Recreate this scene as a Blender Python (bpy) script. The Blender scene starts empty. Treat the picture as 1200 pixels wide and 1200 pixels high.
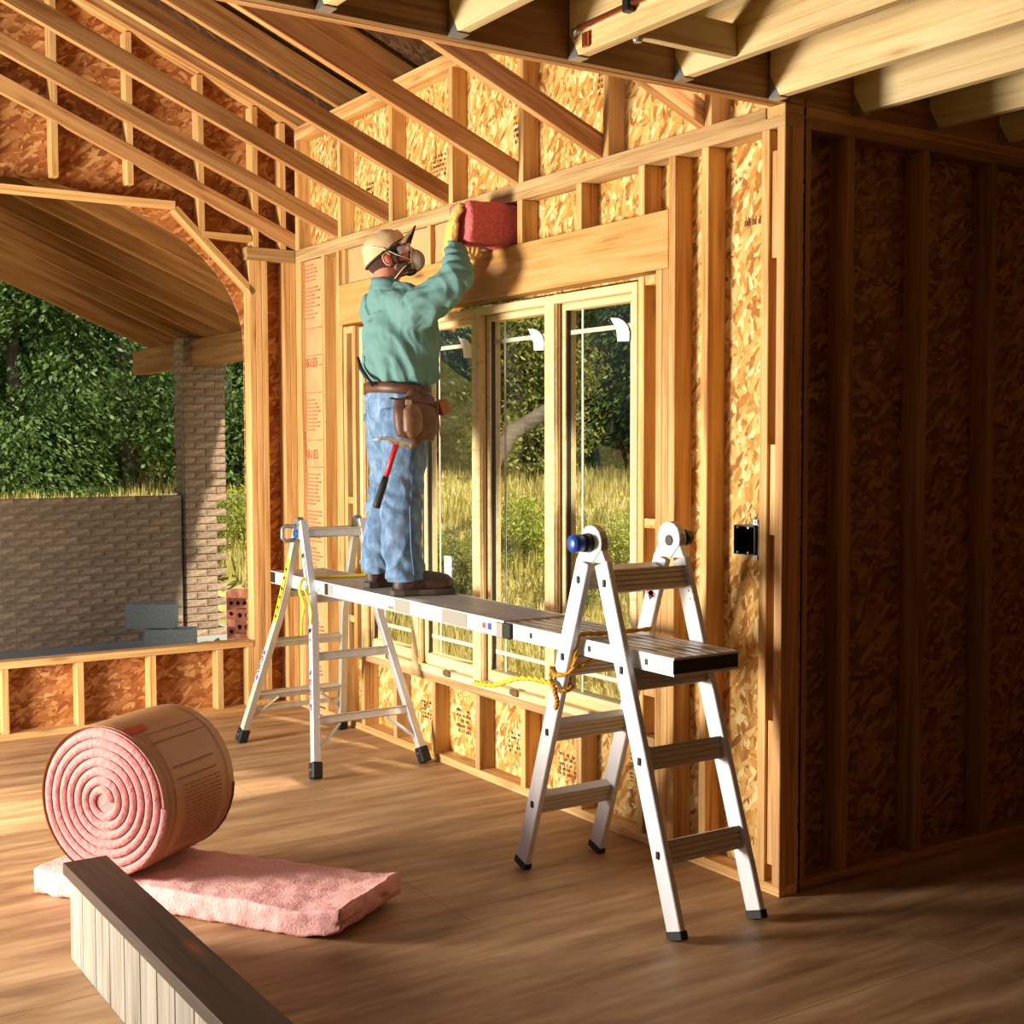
import bpy, bmesh, math, random
from mathutils import Vector, Matrix, noise
random.seed(7)
PI = math.pi
scene = bpy.context.scene
COL = scene.collection

# ------------------------------------------------------------------ camera
cam_d = bpy.data.cameras.new('camera'); cam = bpy.data.objects.new('camera', cam_d)
COL.objects.link(cam); scene.camera = cam
cam_d.sensor_width = 36.0; cam_d.lens = 1531.96/1200*36; cam_d.clip_start = 0.05; cam_d.clip_end = 300
yaw, pitch, roll = math.radians(56.666), math.radians(3.003), math.radians(-0.144)
fwd = Vector((-math.sin(yaw)*math.cos(pitch), math.cos(yaw)*math.cos(pitch), -math.sin(pitch)))
rgt = Vector((math.cos(yaw), math.sin(yaw), 0)); upv = rgt.cross(fwd)
r2 = rgt*math.cos(roll)+upv*math.sin(roll); u2 = -rgt*math.sin(roll)+upv*math.cos(roll)
M = Matrix((r2, u2, -fwd)).transposed().to_4x4(); M.translation = Vector((7.3581, -3.2809, 1.606))
cam.matrix_world = M

# ------------------------------------------------------------------ world, sun, lamps, exposure
scene.view_settings.view_transform = 'Standard'; scene.view_settings.look = 'None'
scene.view_settings.exposure = 0.0; scene.view_settings.gamma = 1.0
scene.view_settings.use_curve_mapping = False
world = bpy.data.worlds.new('world'); scene.world = world; world.use_nodes = True
wn = world.node_tree; bg = wn.nodes['Background']
sky = wn.nodes.new('ShaderNodeTexSky'); sky.sky_type = 'NISHITA'; sky.sun_disc = False
sky.sun_elevation = math.radians(55); sky.sun_rotation = math.radians(80); sky.air_density = 1.0; sky.dust_density = 4.0
wn.links.new(sky.outputs[0], bg.inputs[0]); bg.inputs[1].default_value = 0.13
def lamp(name, kind, loc, target, energy, color, **kw):
    d = bpy.data.lights.new(name, kind); d.energy = energy; d.color = color
    for k, v in kw.items(): setattr(d, k, v)
    o = bpy.data.objects.new(name, d); COL.objects.link(o); o.location = loc
    o.rotation_euler = (Vector(target)-Vector(loc)).to_track_quat('-Z', 'Y').to_euler(); return o
lamp('sun', 'SUN', (12, 4, 16), (0, 0, 0), 7.5, (1, .93, .78), angle=math.radians(2))
# the photographer's soft lamp standing in the open front of the room, 
lamp('studio_lamp', 'AREA', (1.7, -4.8, 1.05), (2.3, 0, 1.5), 500, (1, .93, .82), shape='DISK', size=1.3)

# ------------------------------------------------------------------ helpers
def lin(c):
    if isinstance(c, str): c = tuple(int(c[i:i+2], 16)/255 for i in (0, 2, 4))
    return tuple((x/12.92 if x <= .04045 else ((x+.055)/1.055)**2.4) for x in c)+(1,)
W = {}
def link(o, parent=None, mw=None, kind=None):
    COL.objects.link(o); mw = mw or Matrix.Identity(4)
    if parent is not None:
        o.parent = parent; o.matrix_local = W.get(parent.name, Matrix.Identity(4)).inverted() @ mw
    else: o.matrix_local = mw
    W[o.name] = mw.copy()
    if kind: o['kind'] = kind
    return o
def tag(o, label, cat, group=None):
    o['label'] = label; o['category'] = cat
    if group: o['group'] = group
    return o
def empty(name, loc=(0, 0, 0), label=None, cat=None, group=None, kind=None):
    o = bpy.data.objects.new(name, None); o.empty_display_size = .1
    link(o, None, Matrix.Translation(Vector(loc)), kind)
    if label: tag(o, label, cat, group)
    return o
class MB:
    """collects shapes and links them as one mesh object"""
    def __init__(s): s.v = []; s.f = []; s.sm = []; s.mi = []; s.cur = 0
    def add(s, vs, fs, smooth=False):
        b = len(s.v); s.v += [tuple(v) for v in vs]; s.f += [tuple(b+i for i in f) for f in fs]
        s.sm += [smooth]*len(fs); s.mi += [s.cur]*len(fs); return s
    def box(s, lo, hi):
        x0, y0, z0 = lo; x1, y1, z1 = hi
        return s.add([(x0,y0,z0),(x1,y0,z0),(x1,y1,z0),(x0,y1,z0),(x0,y0,z1),(x1,y0,z1),(x1,y1,z1),(x0,y1,z1)],
            [(3,2,1,0),(4,5,6,7),(0,1,5,4),(1,2,6,5),(2,3,7,6),(3,0,4,7)])
    def beam(s, p0, p1, w, h, up=(0, 0, 1), w1=None, h1=None):
        p0, p1 = Vector(p0), Vector(p1); a = (p1-p0).normalized(); up = Vector(up)
        sd = a.cross(up).normalized(); u = sd.cross(a)
        w1 = w1 or w; h1 = h1 or h; vs = []
        for p, ww, hh in ((p0, w, h), (p1, w1, h1)):
            for q, r in ((-1,-1),(1,-1),(1,1),(-1,1)): vs.append(p+sd*q*ww/2+u*r*hh/2)
        return s.add(vs, [(3,2,1,0),(4,5,6,7),(0,1,5,4),(1,2,6,5),(2,3,7,6),(3,0,4,7)])
    def cyl(s, p0, p1, r0, r1=None, n=16, caps=True, smooth=True):
        p0, p1 = Vector(p0), Vector(p1); r1 = r0 if r1 is None else r1
        a = (p1-p0).normalized(); t = Vector((0,0,1)) if abs(a.z) < .9 else Vector((1,0,0))
        u = a.cross(t).normalized(); w = a.cross(u); vs = []
        for p, r in ((p0, r0), (p1, r1)):
            for i in range(n):
                an = 2*PI*i/n; vs.append(p+u*math.cos(an)*r+w*math.sin(an)*r)
        s.add(vs, [(i, (i+1) % n, n+(i+1) % n, n+i) for i in range(n)], smooth)
        if caps:
            b = len(s.v)-2*n
            s.f += [tuple(b+n-1-i for i in range(n)), tuple(b+n+i for i in range(n))]; s.sm += [False]*2; s.mi += [s.cur]*2
        return s
    def tube(s, pts, r, n=8, closed=False):
        pts = [Vector(p) for p in pts]; m = len(pts); vs = []; prev = None
        for i, p in enumerate(pts):
            a = (pts[min(i+1, m-1)]-pts[max(i-1, 0)]).normalized()
            if prev is None: prev = a.cross(Vector((0, 0, 1)) if abs(a.z) < .9 else Vector((1, 0, 0))).normalized()
            u = (prev-a*prev.dot(a)).normalized(); prev = u; w = a.cross(u)
            rr = r[i] if isinstance(r, (list, tuple)) else r
            for k in range(n):
                an = 2*PI*k/n; vs.append(p+u*math.cos(an)*rr+w*math.sin(an)*rr)
        fs = [(i*n+k, i*n+(k+1) % n, (i+1)*n+(k+1) % n, (i+1)*n+k) for i in range(m-1) for k in range(n)]
        s.add(vs, fs, True); b = len(s.v)-m*n
        s.f += [tuple(b+n-1-i for i in range(n)), tuple(b+(m-1)*n+i for i in range(n))]; s.sm += [False]*2; s.mi += [s.cur]*2
        return s
    def prism(s, poly, off):
        n = len(poly); off = Vector(off); vs = [Vector(p) for p in poly]+[Vector(p)+off for p in poly]
        return s.add(vs, [tuple(range(n-1, -1, -1)), tuple(range(n, 2*n))]+[(i, (i+1) % n, n+(i+1) % n, n+i) for i in range(n)])
    def sphere(s, c, r, n=16, m=10, rot=None):
        c = Vector(c); r = Vector((r, r, r)) if not hasattr(r, '__len__') else Vector(r); vs = []; fs = []
        for j in range(m+1):
            th = PI*j/m
            for i in range(n):
                q = Vector((r.x*math.sin(th)*math.cos(2*PI*i/n), r.y*math.sin(th)*math.sin(2*PI*i/n), r.z*math.cos(th)))
                if rot: q = rot @ q
                vs.append(c+q)
        for j in range(m):
            for i in range(n):
                fs.append((j*n+i, (j+1)*n+i, (j+1)*n+(i+1) % n, j*n+(i+1) % n))
        return s.add(vs, fs, True)
    def mesh(s, name):
        me = bpy.data.meshes.new(name); me.from_pydata(s.v, [], s.f)
        me.polygons.foreach_set('use_smooth', s.sm); me.polygons.foreach_set('material_index', s.mi)
        me.update(); return me
    def build(s, name, mat, parent=None, kind=None, bevel=0, mw=None, local=False):
        me = s.mesh(name)
        bm = bmesh.new(); bm.from_mesh(me); bmesh.ops.recalc_face_normals(bm, faces=bm.faces)
        if bevel:
            ed = [e for e in bm.edges if len(e.link_faces) == 2 and e.calc_face_angle(0) > .7]
            bmesh.ops.bevel(bm, geom=ed, offset=bevel, segments=1, affect='EDGES', clamp_overlap=True)
        bm.to_mesh(me); bm.free()
        for m in (mat if isinstance(mat, (list, tuple)) else [mat]): me.materials.append(m)
        o = bpy.data.objects.new(name, me); link(o, parent, mw, kind); return o
def lumber(name, p0, p1, w, h, up, mat, parent=None, bevel=.002, kind=None):
    """one board: local X along its length, w sideways, h along up"""
    p0, p1 = Vector(p0), Vector(p1); a = (p1-p0); L = a.length; a.normalize()
    up = Vector(up); sd = up.cross(a).normalized(); u = a.cross(sd)
    mw = Matrix((a, sd, u)).transposed().to_4x4(); mw.translation = (p0+p1)/2
    return MB().box((-L/2, -w/2, -h/2), (L/2, w/2, h/2)).build(name, mat, parent, kind, bevel, mw)
def bxl(name, lo, hi, mat, parent=None, bevel=.002):
    """axis-aligned board between two corners, grain along its longest side"""
    lo, hi = Vector(lo), Vector(hi); d = hi-lo; c = (lo+hi)/2; k = max(range(3), key=lambda i: d[i])
    ax = [Vector((1,0,0)), Vector((0,1,0)), Vector((0,0,1))]
    a = ax[k]; up = ax[(k+2) % 3]; sd = ax[(k+1) % 3]
    return lumber(name, c-a*d[k]/2, c+a*d[k]/2, d[(k+1) % 3], d[(k+2) % 3], up, mat, parent, bevel)

# ------------------------------------------------------------------ materials
def newmat(name):
    m = bpy.data.materials.new(name); m.use_nodes = True; nt = m.node_tree
    return m, nt, nt.nodes['Principled BSDF']
def N(nt, t, **kw):
    n = nt.nodes.new(t)
    for k, v in kw.items():
        if k.startswith('i_'): n.inputs[k[2:].replace('_', ' ')].default_value = v
        else: setattr(n, k, v)
    return n
def ramp(nt, stops, src=None, interp='LINEAR'):
    r = nt.nodes.new('ShaderNodeValToRGB'); r.color_ramp.interpolation = interp; e = r.color_ramp.elements
    while len(e) < len(stops): e.new(.5)
    for x, (p, c) in zip(e, stops): x.position = p; x.color = lin(c) if not (hasattr(c, '__len__') and len(c) == 4 and not isinstance(c, str)) else c
    if src: nt.links.new(src, r.inputs[0])
    return r
def plain(name, col, rough=.6, metal=0, bump=0, bscale=80, spec=None, var=0):
    m, nt, b = newmat(name); b.inputs['Base Color'].default_value = lin(col); b.inputs['Roughness'].default_value = rough
    b.inputs['Metallic'].default_value = metal
    if spec is not None: b.inputs['Specular IOR Level'].default_value = spec
    if bump or var:
        tc = N(nt, 'ShaderNodeTexCoord'); nz = N(nt, 'ShaderNodeTexNoise', i_Scale=bscale, i_Detail=4.0)
        nt.links.new(tc.outputs['Object'], nz.inputs['Vector'])
        if bump:
            bp = N(nt, 'ShaderNodeBump', i_Strength=bump, i_Distance=.01)
            nt.links.new(nz.outputs[0], bp.inputs['Height']); nt.links.new(bp.outputs[0], b.inputs['Normal'])
        if var:
            c = lin(col); r = ramp(nt, [(.3, tuple(x*(1-var) for x in c[:3])+(1,)), (.7, tuple(min(1, x*(1+var)) for x in c[:3])+(1,))], nz.outputs[0])
            nt.links.new(r.outputs[0], b.inputs['Base Color'])
    return m
def math_n(nt, op, a, b=None):
    n = nt.nodes.new('ShaderNodeMath'); n.operation = op
    for i, x in enumerate((a, b)):
        if x is None: continue
        if hasattr(x, 'is_linked'): nt.links.new(x, n.inputs[i])
        else: n.inputs[i].default_value = x
    return n.outputs[0]
def mixc(nt, f, a, b, mode='MIX'):
    n = nt.nodes.new('ShaderNodeMix'); n.data_type = 'RGBA'; n.blend_type = mode
    for i, x in ((0, f), (6, a), (7, b)):
        if hasattr(x, 'is_linked'): nt.links.new(x, n.inputs[i])
        else: n.inputs[i].default_value = x
    return n.outputs[2]
def wood(name, light, mid, dark, knots=.5, rough=.62, vary=.25, grain=1.0):
    """sawn timber, grain along local X, each board its own tone"""
    m, nt, b = newmat(name); L = nt.links
    tc = N(nt, 'ShaderNodeTexCoord'); oi = N(nt, 'ShaderNodeObjectInfo')
    off = N(nt, 'ShaderNodeVectorMath', operation='ADD'); L.new(tc.outputs['Object'], off.inputs[0])
    rv = math_n(nt, 'MULTIPLY', oi.outputs['Random'], 37.0); cb = N(nt, 'ShaderNodeCombineXYZ')
    for i in range(3): L.new(rv, cb.inputs[i])
    L.new(cb.outputs[0], off.inputs[1])
    mp = N(nt, 'ShaderNodeMapping'); mp.inputs['Scale'].default_value = (1.1, 22*grain, 22*grain); L.new(off.outputs[0], mp.inputs[0])
    nz = N(nt, 'ShaderNodeTexNoise', i_Scale=1.0, i_Detail=5.0, i_Roughness=.6, i_Distortion=.7); L.new(mp.outputs[0], nz.inputs[0])
    mp2 = N(nt, 'ShaderNodeMapping'); mp2.inputs['Scale'].default_value = (2.5, 160*grain, 160*grain); L.new(off.outputs[0], mp2.inputs[0])
    n2 = N(nt, 'ShaderNodeTexNoise', i_Scale=1.0, i_Detail=2.0); L.new(mp2.outputs[0], n2.inputs[0])
    v = math_n(nt, 'ADD', math_n(nt, 'MULTIPLY', nz.outputs[0], .72), math_n(nt, 'MULTIPLY', n2.outputs[0], .28))
    r = ramp(nt, [(.32, dark), (.46, mid), (.62, light)], v)
    mpk = N(nt, 'ShaderNodeMapping'); mpk.inputs['Scale'].default_value = (1.9, 8, 8); L.new(off.outputs[0], mpk.inputs[0])
    vk = N(nt, 'ShaderNodeTexVoronoi', i_Scale=1.0, i_Randomness=1.0); L.new(mpk.outputs[0], vk.inputs[0])
    kr = ramp(nt, [(0.05, (1,1,1,1)), (.13, (.25,.25,.25,1)), (.22, (0,0,0,1))], vk.outputs['Distance'])
    kf = math_n(nt, 'MULTIPLY', kr.outputs[0], knots)
    c = mixc(nt, kf, r.outputs[0], lin('6b3a1c'))
    hs = N(nt, 'ShaderNodeHueSaturation'); L.new(c, hs.inputs['Color'])
    L.new(math_n(nt, 'ADD', math_n(nt, 'MULTIPLY', oi.outputs['Random'], vary), 1-vary/2), hs.inputs['Value'])
    L.new(hs.outputs[0], b.inputs['Base Color']); b.inputs['Roughness'].default_value = rough
    b.inputs['Specular IOR Level'].default_value = .25
    bp = N(nt, 'ShaderNodeBump', i_Strength=.25, i_Distance=.002); L.new(n2.outputs[0], bp.inputs['Height']); L.new(bp.outputs[0], b.inputs['Normal'])
    return m
def osb(name, axis, tones):
    """strand board: overlapping flat flakes lying in the board's plane"""
    m, nt, b = newmat(name); L = nt.links; tc = N(nt, 'ShaderNodeTexCoord'); prev = None; ph = None
    for k, ang in enumerate((18, -38, 75, -80, 50)):
        mp = N(nt, 'ShaderNodeMapping'); rot = N(nt, 'ShaderNodeMapping')
        rot.inputs['Rotation'].default_value = (0, math.radians(ang), 0) if axis == 'y' else ((math.radians(ang), 0, 0) if axis == 'x' else (0, 0, math.radians(ang)))
        rot.inputs['Location'].default_value = (k*1.7, k*2.3, k*.9)
        mp.inputs['Scale'].default_value = {'y': (17, 1, 50), 'x': (1, 50, 17), 'z': (17, 50, 1)}[axis]
        L.new(tc.outputs['Object'], rot.inputs[0]); L.new(rot.outputs[0], mp.inputs[0])
        wn_ = N(nt, 'ShaderNodeTexNoise', i_Scale=1.3, i_Detail=1.0); L.new(mp.outputs[0], wn_.inputs[0])
        ad = N(nt, 'ShaderNodeVectorMath', operation='ADD'); sc = N(nt, 'ShaderNodeVectorMath', operation='SCALE'); sc.inputs['Scale'].default_value = .35
        L.new(wn_.outputs['Color'], sc.inputs[0]); L.new(mp.outputs[0], ad.inputs[0]); L.new(sc.outputs[0], ad.inputs[1])
        vo = N(nt, 'ShaderNodeTexVoronoi', i_Scale=1.0); L.new(ad.outputs[0], vo.inputs[0])
        sp = N(nt, 'ShaderNodeSeparateColor'); L.new(vo.outputs['Color'], sp.inputs[0])
        if prev is None: prev = sp.outputs[0]
        else:
            f = math_n(nt, 'GREATER_THAN', sp.outputs[1], .58)
            mx = N(nt, 'ShaderNodeMix'); mx.data_type = 'FLOAT'; L.new(f, mx.inputs[0]); L.new(prev, mx.inputs[2]); L.new(sp.outputs[0], mx.inputs[3]); prev = mx.outputs[0]
    fine = N(nt, 'ShaderNodeTexNoise', i_Scale=60.0, i_Detail=3.0); L.new(tc.outputs['Object'], fine.inputs[0])
    v = math_n(nt, 'ADD', math_n(nt, 'MULTIPLY', prev, .8), math_n(nt, 'MULTIPLY', fine.outputs[0], .2))
    r = ramp(nt, tones, v); L.new(r.outputs[0], b.inputs['Base Color']); b.inputs['Roughness'].default_value = .7
    b.inputs['Specular IOR Level'].default_value = .2
    bp = N(nt, 'ShaderNodeBump', i_Strength=.5, i_Distance=.003); L.new(v, bp.inputs['Height']); L.new(bp.outputs[0], b.inputs['Normal'])
    return m
def aniso(name, stops, scale, rough, rand=False, bump=.2, metal=0):
    m, nt, b = newmat(name); L = nt.links; tc = N(nt, 'ShaderNodeTexCoord'); mp = N(nt, 'ShaderNodeMapping')
    mp.inputs['Scale'].default_value = scale; L.new(tc.outputs['Object'], mp.inputs[0])
    nz = N(nt, 'ShaderNodeTexNoise', i_Scale=1.0, i_Detail=6.0, i_Roughness=.62, i_Distortion=.35); L.new(mp.outputs[0], nz.inputs[0])
    r = ramp(nt, stops, nz.outputs[0]); src = r.outputs[0]
    if rand:
        oi = N(nt, 'ShaderNodeObjectInfo'); hs = N(nt, 'ShaderNodeHueSaturation'); L.new(src, hs.inputs['Color'])
        L.new(math_n(nt, 'ADD', math_n(nt, 'MULTIPLY', oi.outputs['Random'], rand), 1-rand/2), hs.inputs['Value']); src = hs.outputs[0]
    L.new(src, b.inputs['Base Color']); b.inputs['Roughness'].default_value = rough; b.inputs['Metallic'].default_value = metal
    if bump:
        bp = N(nt, 'ShaderNodeBump', i_Strength=bump, i_Distance=.004); L.new(nz.outputs[0], bp.inputs['Height']); L.new(bp.outputs[0], b.inputs['Normal'])
    return m
PINE = wood('pine_framing', 'e2bb80', 'cb9a5c', '965f34')
PINE2 = wood('pine_rafter', 'cf9e68', 'b07c48', '86532c', vary=.3)
JOIST = wood('joist_timber', 'ecd3a2', 'dfc089', 'bd935a', knots=.7)
WEATH = wood('weathered_plate', 'c6a676', 'a98658', '7a5a38', knots=.5, vary=.15)
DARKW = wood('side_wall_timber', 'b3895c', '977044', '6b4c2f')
CORNW = wood('corner_stud_timber', 'cfa06c', 'b58552', '7f5834')  # darker corner timber, with some of its side's shade in the colour
HEADR = wood('header_timber', 'd0a066', 'c0904f', '9c6a34', knots=.8, vary=.05, grain=.8)
WINW = wood('window_frame_pine', 'ecd3a2', 'e2c48e', 'cfa971', knots=0, vary=.1)
PALEW = wood('grey_pale_wood', 'a39c90', '8a8172', '574d42', knots=.8, vary=.2)
OLDW = wood('old_brown_board', '4a3524', '3c2a1c', '281b12', knots=1, vary=.05)  # old brown wood, colour darkened to stand for shade over the board
PORCHW = wood('porch_rafter_timber', 'b07a45', '94602f', '6d4522', knots=.4)
OSB_Y = osb('strand_board_back', 'y', [(.1, '96602a'), (.28, 'bd853f'), (.5, 'd2a258'), (.7, 'e0ba74'), (.9, 'f0d8a0')])
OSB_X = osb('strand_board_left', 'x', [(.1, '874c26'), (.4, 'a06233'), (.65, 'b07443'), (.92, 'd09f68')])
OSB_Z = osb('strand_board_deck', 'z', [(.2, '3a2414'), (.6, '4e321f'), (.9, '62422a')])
FLOORM = aniso('plywood_floor', [(.28, '73553a'), (.44, '98734e'), (.58, 'af8a62'), (.74, 'c7a67c')], (11, 1.5, 9), .55, rand=.06, bump=.12)
ALU = aniso('bare_aluminium', [(.3, 'cfcfd2'), (.7, 'dededf')], (20, 20, 2), .42, bump=.03, metal=.35)
ALU2 = plain('rung_aluminium', 'c9c3b8', .42, .15)
DECKM = aniso('plank_deck_metal', [(.3, '9c9188'), (.7, 'b9b0a6')], (3, 40, 3), .4, metal=.2)
BLACK = plain('black_rubber', '141414', .6)
BLACKP = plain('black_plastic', '1b1a1a', .4)
BLUE = plain('blue_plastic', '12459a', .35)
YELLOW = plain('yellow_label', 'f2cf1a', .5)
WHITE = plain('white_label', 'f2f2f0', .5)
REDP = plain('red_print', 'c2402e', .6)
BLUEP = plain('blue_print', '2b3f9e', .5)
DARKP = plain('dark_print', '2f1c10', .7)
BROWNP = plain('brown_print', '6a3516', .7)
STEEL = plain('galvanised_steel', 'b8bcc2', .35, .9)
COPPER = plain('copper', 'c9724a', .3, .9)
ROPEY = plain('yellow_rope', 'f0d22a', .6, bump=.6, bscale=250)
ROPEO = plain('golden_rope', 'd99a22', .65, bump=.6, bscale=250)
KRAFT = plain('kraft_paper', 'c9a06e', .55, bump=.7, bscale=9, var=.1)
KRAFTD = plain('kraft_paper_roll', 'b08258', .5, bump=.15, bscale=6, var=.08)
PINK = plain('pink_fibreglass', 'e6aca6', .95, bump=.35, bscale=110, var=.14, spec=.1)
PINKR = plain('pink_fibreglass_roll', 'c98480', .95, bump=.5, bscale=60, var=.15, spec=.1)
PINKD = plain('pink_fibreglass_deep', 'c8686a', .95, bump=.8, bscale=70, var=.2, spec=.1)
GLASS, nt, b_ = newmat('window_glass')
nt.nodes.remove(b_); tr = N(nt, 'ShaderNodeBsdfTransparent'); tr.inputs[0].default_value = (.96, .97, .95, 1)
gl = N(nt, 'ShaderNodeBsdfGlossy'); gl.inputs['Roughness'].default_value = .01; fr = N(nt, 'ShaderNodeFresnel', i_IOR=1.5)
mx = N(nt, 'ShaderNodeMixShader'); geo = N(nt, 'ShaderNodeNewGeometry'); nt.links.new(math_n(nt, 'MULTIPLY', fr.outputs[0], math_n(nt, 'SUBTRACT', 1.0, geo.outputs['Backfacing'])), mx.inputs[0]); nt.links.new(tr.outputs[0], mx.inputs[1]); nt.links.new(gl.outputs[0], mx.inputs[2])
nt.links.new(mx.outputs[0], nt.nodes['Material Output'].inputs[0])
BRICKM = aniso('tan_brick', [(.3, '6f5743'), (.5, '9a8067'), (.7, 'b9a083')], (14, 14, 30), .85, rand=.35)
BRICKR = aniso('red_cored_brick', [(.3, '8a4a35'), (.6, 'ad6a4e'), (.8, 'c79a80')], (14, 14, 14), .85, rand=.35)
MORTAR = plain('mortar', '8d7c68', .9, bump=.4, bscale=60)
CONC = plain('grey_concrete', '9aa09a', .9, bump=.4, bscale=50, var=.12)
LEAFS = []
def leafmat(name, a, b_, c):
    m, nt, b = newmat(name); tc = N(nt, 'ShaderNodeTexCoord'); nz = N(nt, 'ShaderNodeTexNoise', i_Scale=2.2, i_Detail=6.0, i_Roughness=.8)
    nt.links.new(tc.outputs['Object'], nz.inputs[0]); r = ramp(nt, [(.32, a), (.5, b_), (.66, c)], nz.outputs[0])
    nt.links.new(r.outputs[0], b.inputs['Base Color']); b.inputs['Roughness'].default_value = .55
    tl = N(nt, 'ShaderNodeBsdfTranslucent'); nt.links.new(r.outputs[0], tl.inputs[0]); mx = N(nt, 'ShaderNodeMixShader'); mx.inputs[0].default_value = .3
    nt.links.new(b.outputs[0], mx.inputs[1]); nt.links.new(tl.outputs[0], mx.inputs[2]); nt.links.new(mx.outputs[0], nt.nodes['Material Output'].inputs[0]); return m
LEAF1 = leafmat('dark_green_leaves', '2c4420', '4f6c30', '869c4c')
LEAF2 = leafmat('olive_leaves', '5f6430', '85883e', 'ada552')
LEAF3 = leafmat('yellow_green_leaves', '6f7c28', 'a3aa3c', 'd2cd68')
BARK = aniso('bark', [(.3, '3c3026'), (.7, '75675a')], (20, 20, 3), .95)
GROUND = aniso('meadow_ground', [(.3, '777238'), (.45, 'a69c54'), (.58, 'c7b878'), (.72, 'dccf9c')], (1.3, 1.3, 1.3), 1.0)
GRASSM = leafmat('grass_blades', '8a8a3a', 'c2b466', 'e6d69a')

def text_obj(name, body, size, mw, mat, parent, thick=.0006, sx=1.0, bold=0):
    cu = bpy.data.curves.new(name, 'FONT'); cu.body = body; cu.size = size; cu.align_x = 'CENTER'; cu.align_y = 'CENTER'
    cu.extrude = thick; cu.resolution_u = 2; cu.offset = bold
    tmp = bpy.data.objects.new('tmp_text', cu); COL.objects.link(tmp); bpy.context.view_layer.update()
    me = bpy.data.meshes.new_from_object(tmp.evaluated_get(bpy.context.evaluated_depsgraph_get()))
    bpy.data.objects.remove(tmp); me.materials.clear(); me.materials.append(mat)
    for v in me.vertices: v.co.x *= sx
    o = bpy.data.objects.new(name, me); link(o, parent, mw); return o
def frame(loc, xa, ya):
    xa = Vector(xa).normalized(); ya = Vector(ya); za = xa.cross(ya).normalized(); ya = za.cross(xa)
    m = Matrix((xa, ya, za)).transposed().to_4x4(); m.translation = Vector(loc); return m

# ================================================================== SETTING
H = 2.77; LW = 4.08; T = .038; D = .089; ZU = 3.42
floor = MB().box((-.10, -3.6, -.2), (LW-.10, .10, -.018)).box((LW-.10, -3.6, -.2), (9.5, 3.0, -.018)).build('floor', plain('subfloor', '5a4028', .9), None, 'structure')
for x0, x1 in ((-.10, 1.12), (1.12, 2.34), (2.34, 3.56), (3.56, 4.78), (4.78, 6.0), (6.0, 7.22), (7.22, 8.44), (8.44, 9.5)):
    for y0, y1 in ((-3.6, -1.02), (-1.02, .099)): MB().box((x0, y0, -.018), (x1-.002, y1-.002, 0)).build('plywood_panel', FLOORM, floor)
for x0, x1 in ((LW-.10, 4.78), (4.78, 6.0), (6.0, 7.22), (7.22, 8.44), (8.44, 9.5)):
    for y0, y1 in ((.099, 1.42), (1.42, 3.0)): MB().box((x0, y0, -.018), (x1-.002, y1-.002, 0)).build('plywood_panel', FLOORM, floor)

# ---- back wall: strand-board sheathing, studs, plates, header
bk = MB()
for lo, hi in (((-.10, D, -.02), (.63, D+.011, 3.5)), ((3.34, D, -.02), (LW, D+.011, 3.5)), ((.63, D, -.02), (3.34, D+.011, .40)), ((.63, D, 2.27), (3.34, D+.011, 3.5))): bk.box(lo, hi)
wall_back = bk.build('wall_back', OSB_Y, None, 'structure')
def plate(name, lo, hi, mat=PINE, parent=None): return bxl(name, lo, hi, mat, parent or wall_back)
plate('bottom_plate', (0, 0, 0), (2.66, D, T)); plate('bottom_plate', (2.664, 0, 0), (LW, D, T))
plate('top_plate', (0, 0, H-2*T), (LW, D, H-T), WEATH); plate('top_plate', (0, 0, H-T), (3.985, D, H), WEATH)
plate('upper_plate', (0, 0, ZU), (LW-.08, D, ZU+T)); plate('upper_plate', (0, 0, ZU+T), (LW-.08, D, ZU+2*T))
for x in (.0, .583, 1.195, 1.812, 2.426, 3.048, 3.665): plate('upper_stud', (x, .001, H), (x+T, D, ZU))
zt = H-2*T
for x in (.0, .040, .36, .549, 3.466, 3.652, 3.966, 4.042): plate('stud', (x, 0, T), (x+T, D, zt), CORNW if x > 4.03 else PINE)
for z0, z1 in ((.28, .62), (1.28, 1.60), (2.25, 2.62)): plate('corner_block', (4.004, .012, z0 if z0 > .3 else .1), (4.042, D-.01, z1))
plate('header', (.590, 0, 2.277), (3.463, D, 2.50), HEADR)
for x in (.590, 3.390, 3.428): plate('jack_stud', (x, .0, T), (x+T-.001, D, 2.276))
for x in (.640, .747, 3.279): plate('window_stud', (x, .001, .440), (x+T, D, 2.262))
for x in (.680, 3.318):
    w_ = .065 if x < 1 else .070
    for z in (2.225, 1.27, .60): plate('block', (x, .004, z), (x+w_, D-.01, z+T))
plate('rough_sill', (.630, 0, .400), (3.389, D, .438), WEATH)
for x in (.834, 1.208, 1.617, 2.043, 2.436, 2.866, 3.279): plate('cripple_stud', (x, 0, T), (x+T, D, .399), WEATH if x in (1.208, 2.043) else PINE)
for x in (.63, 1.20, 1.60, 2.418, 2.865, 3.281): plate('header_cripple', (x, 0, 2.501), (x+T, D, zt))

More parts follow.
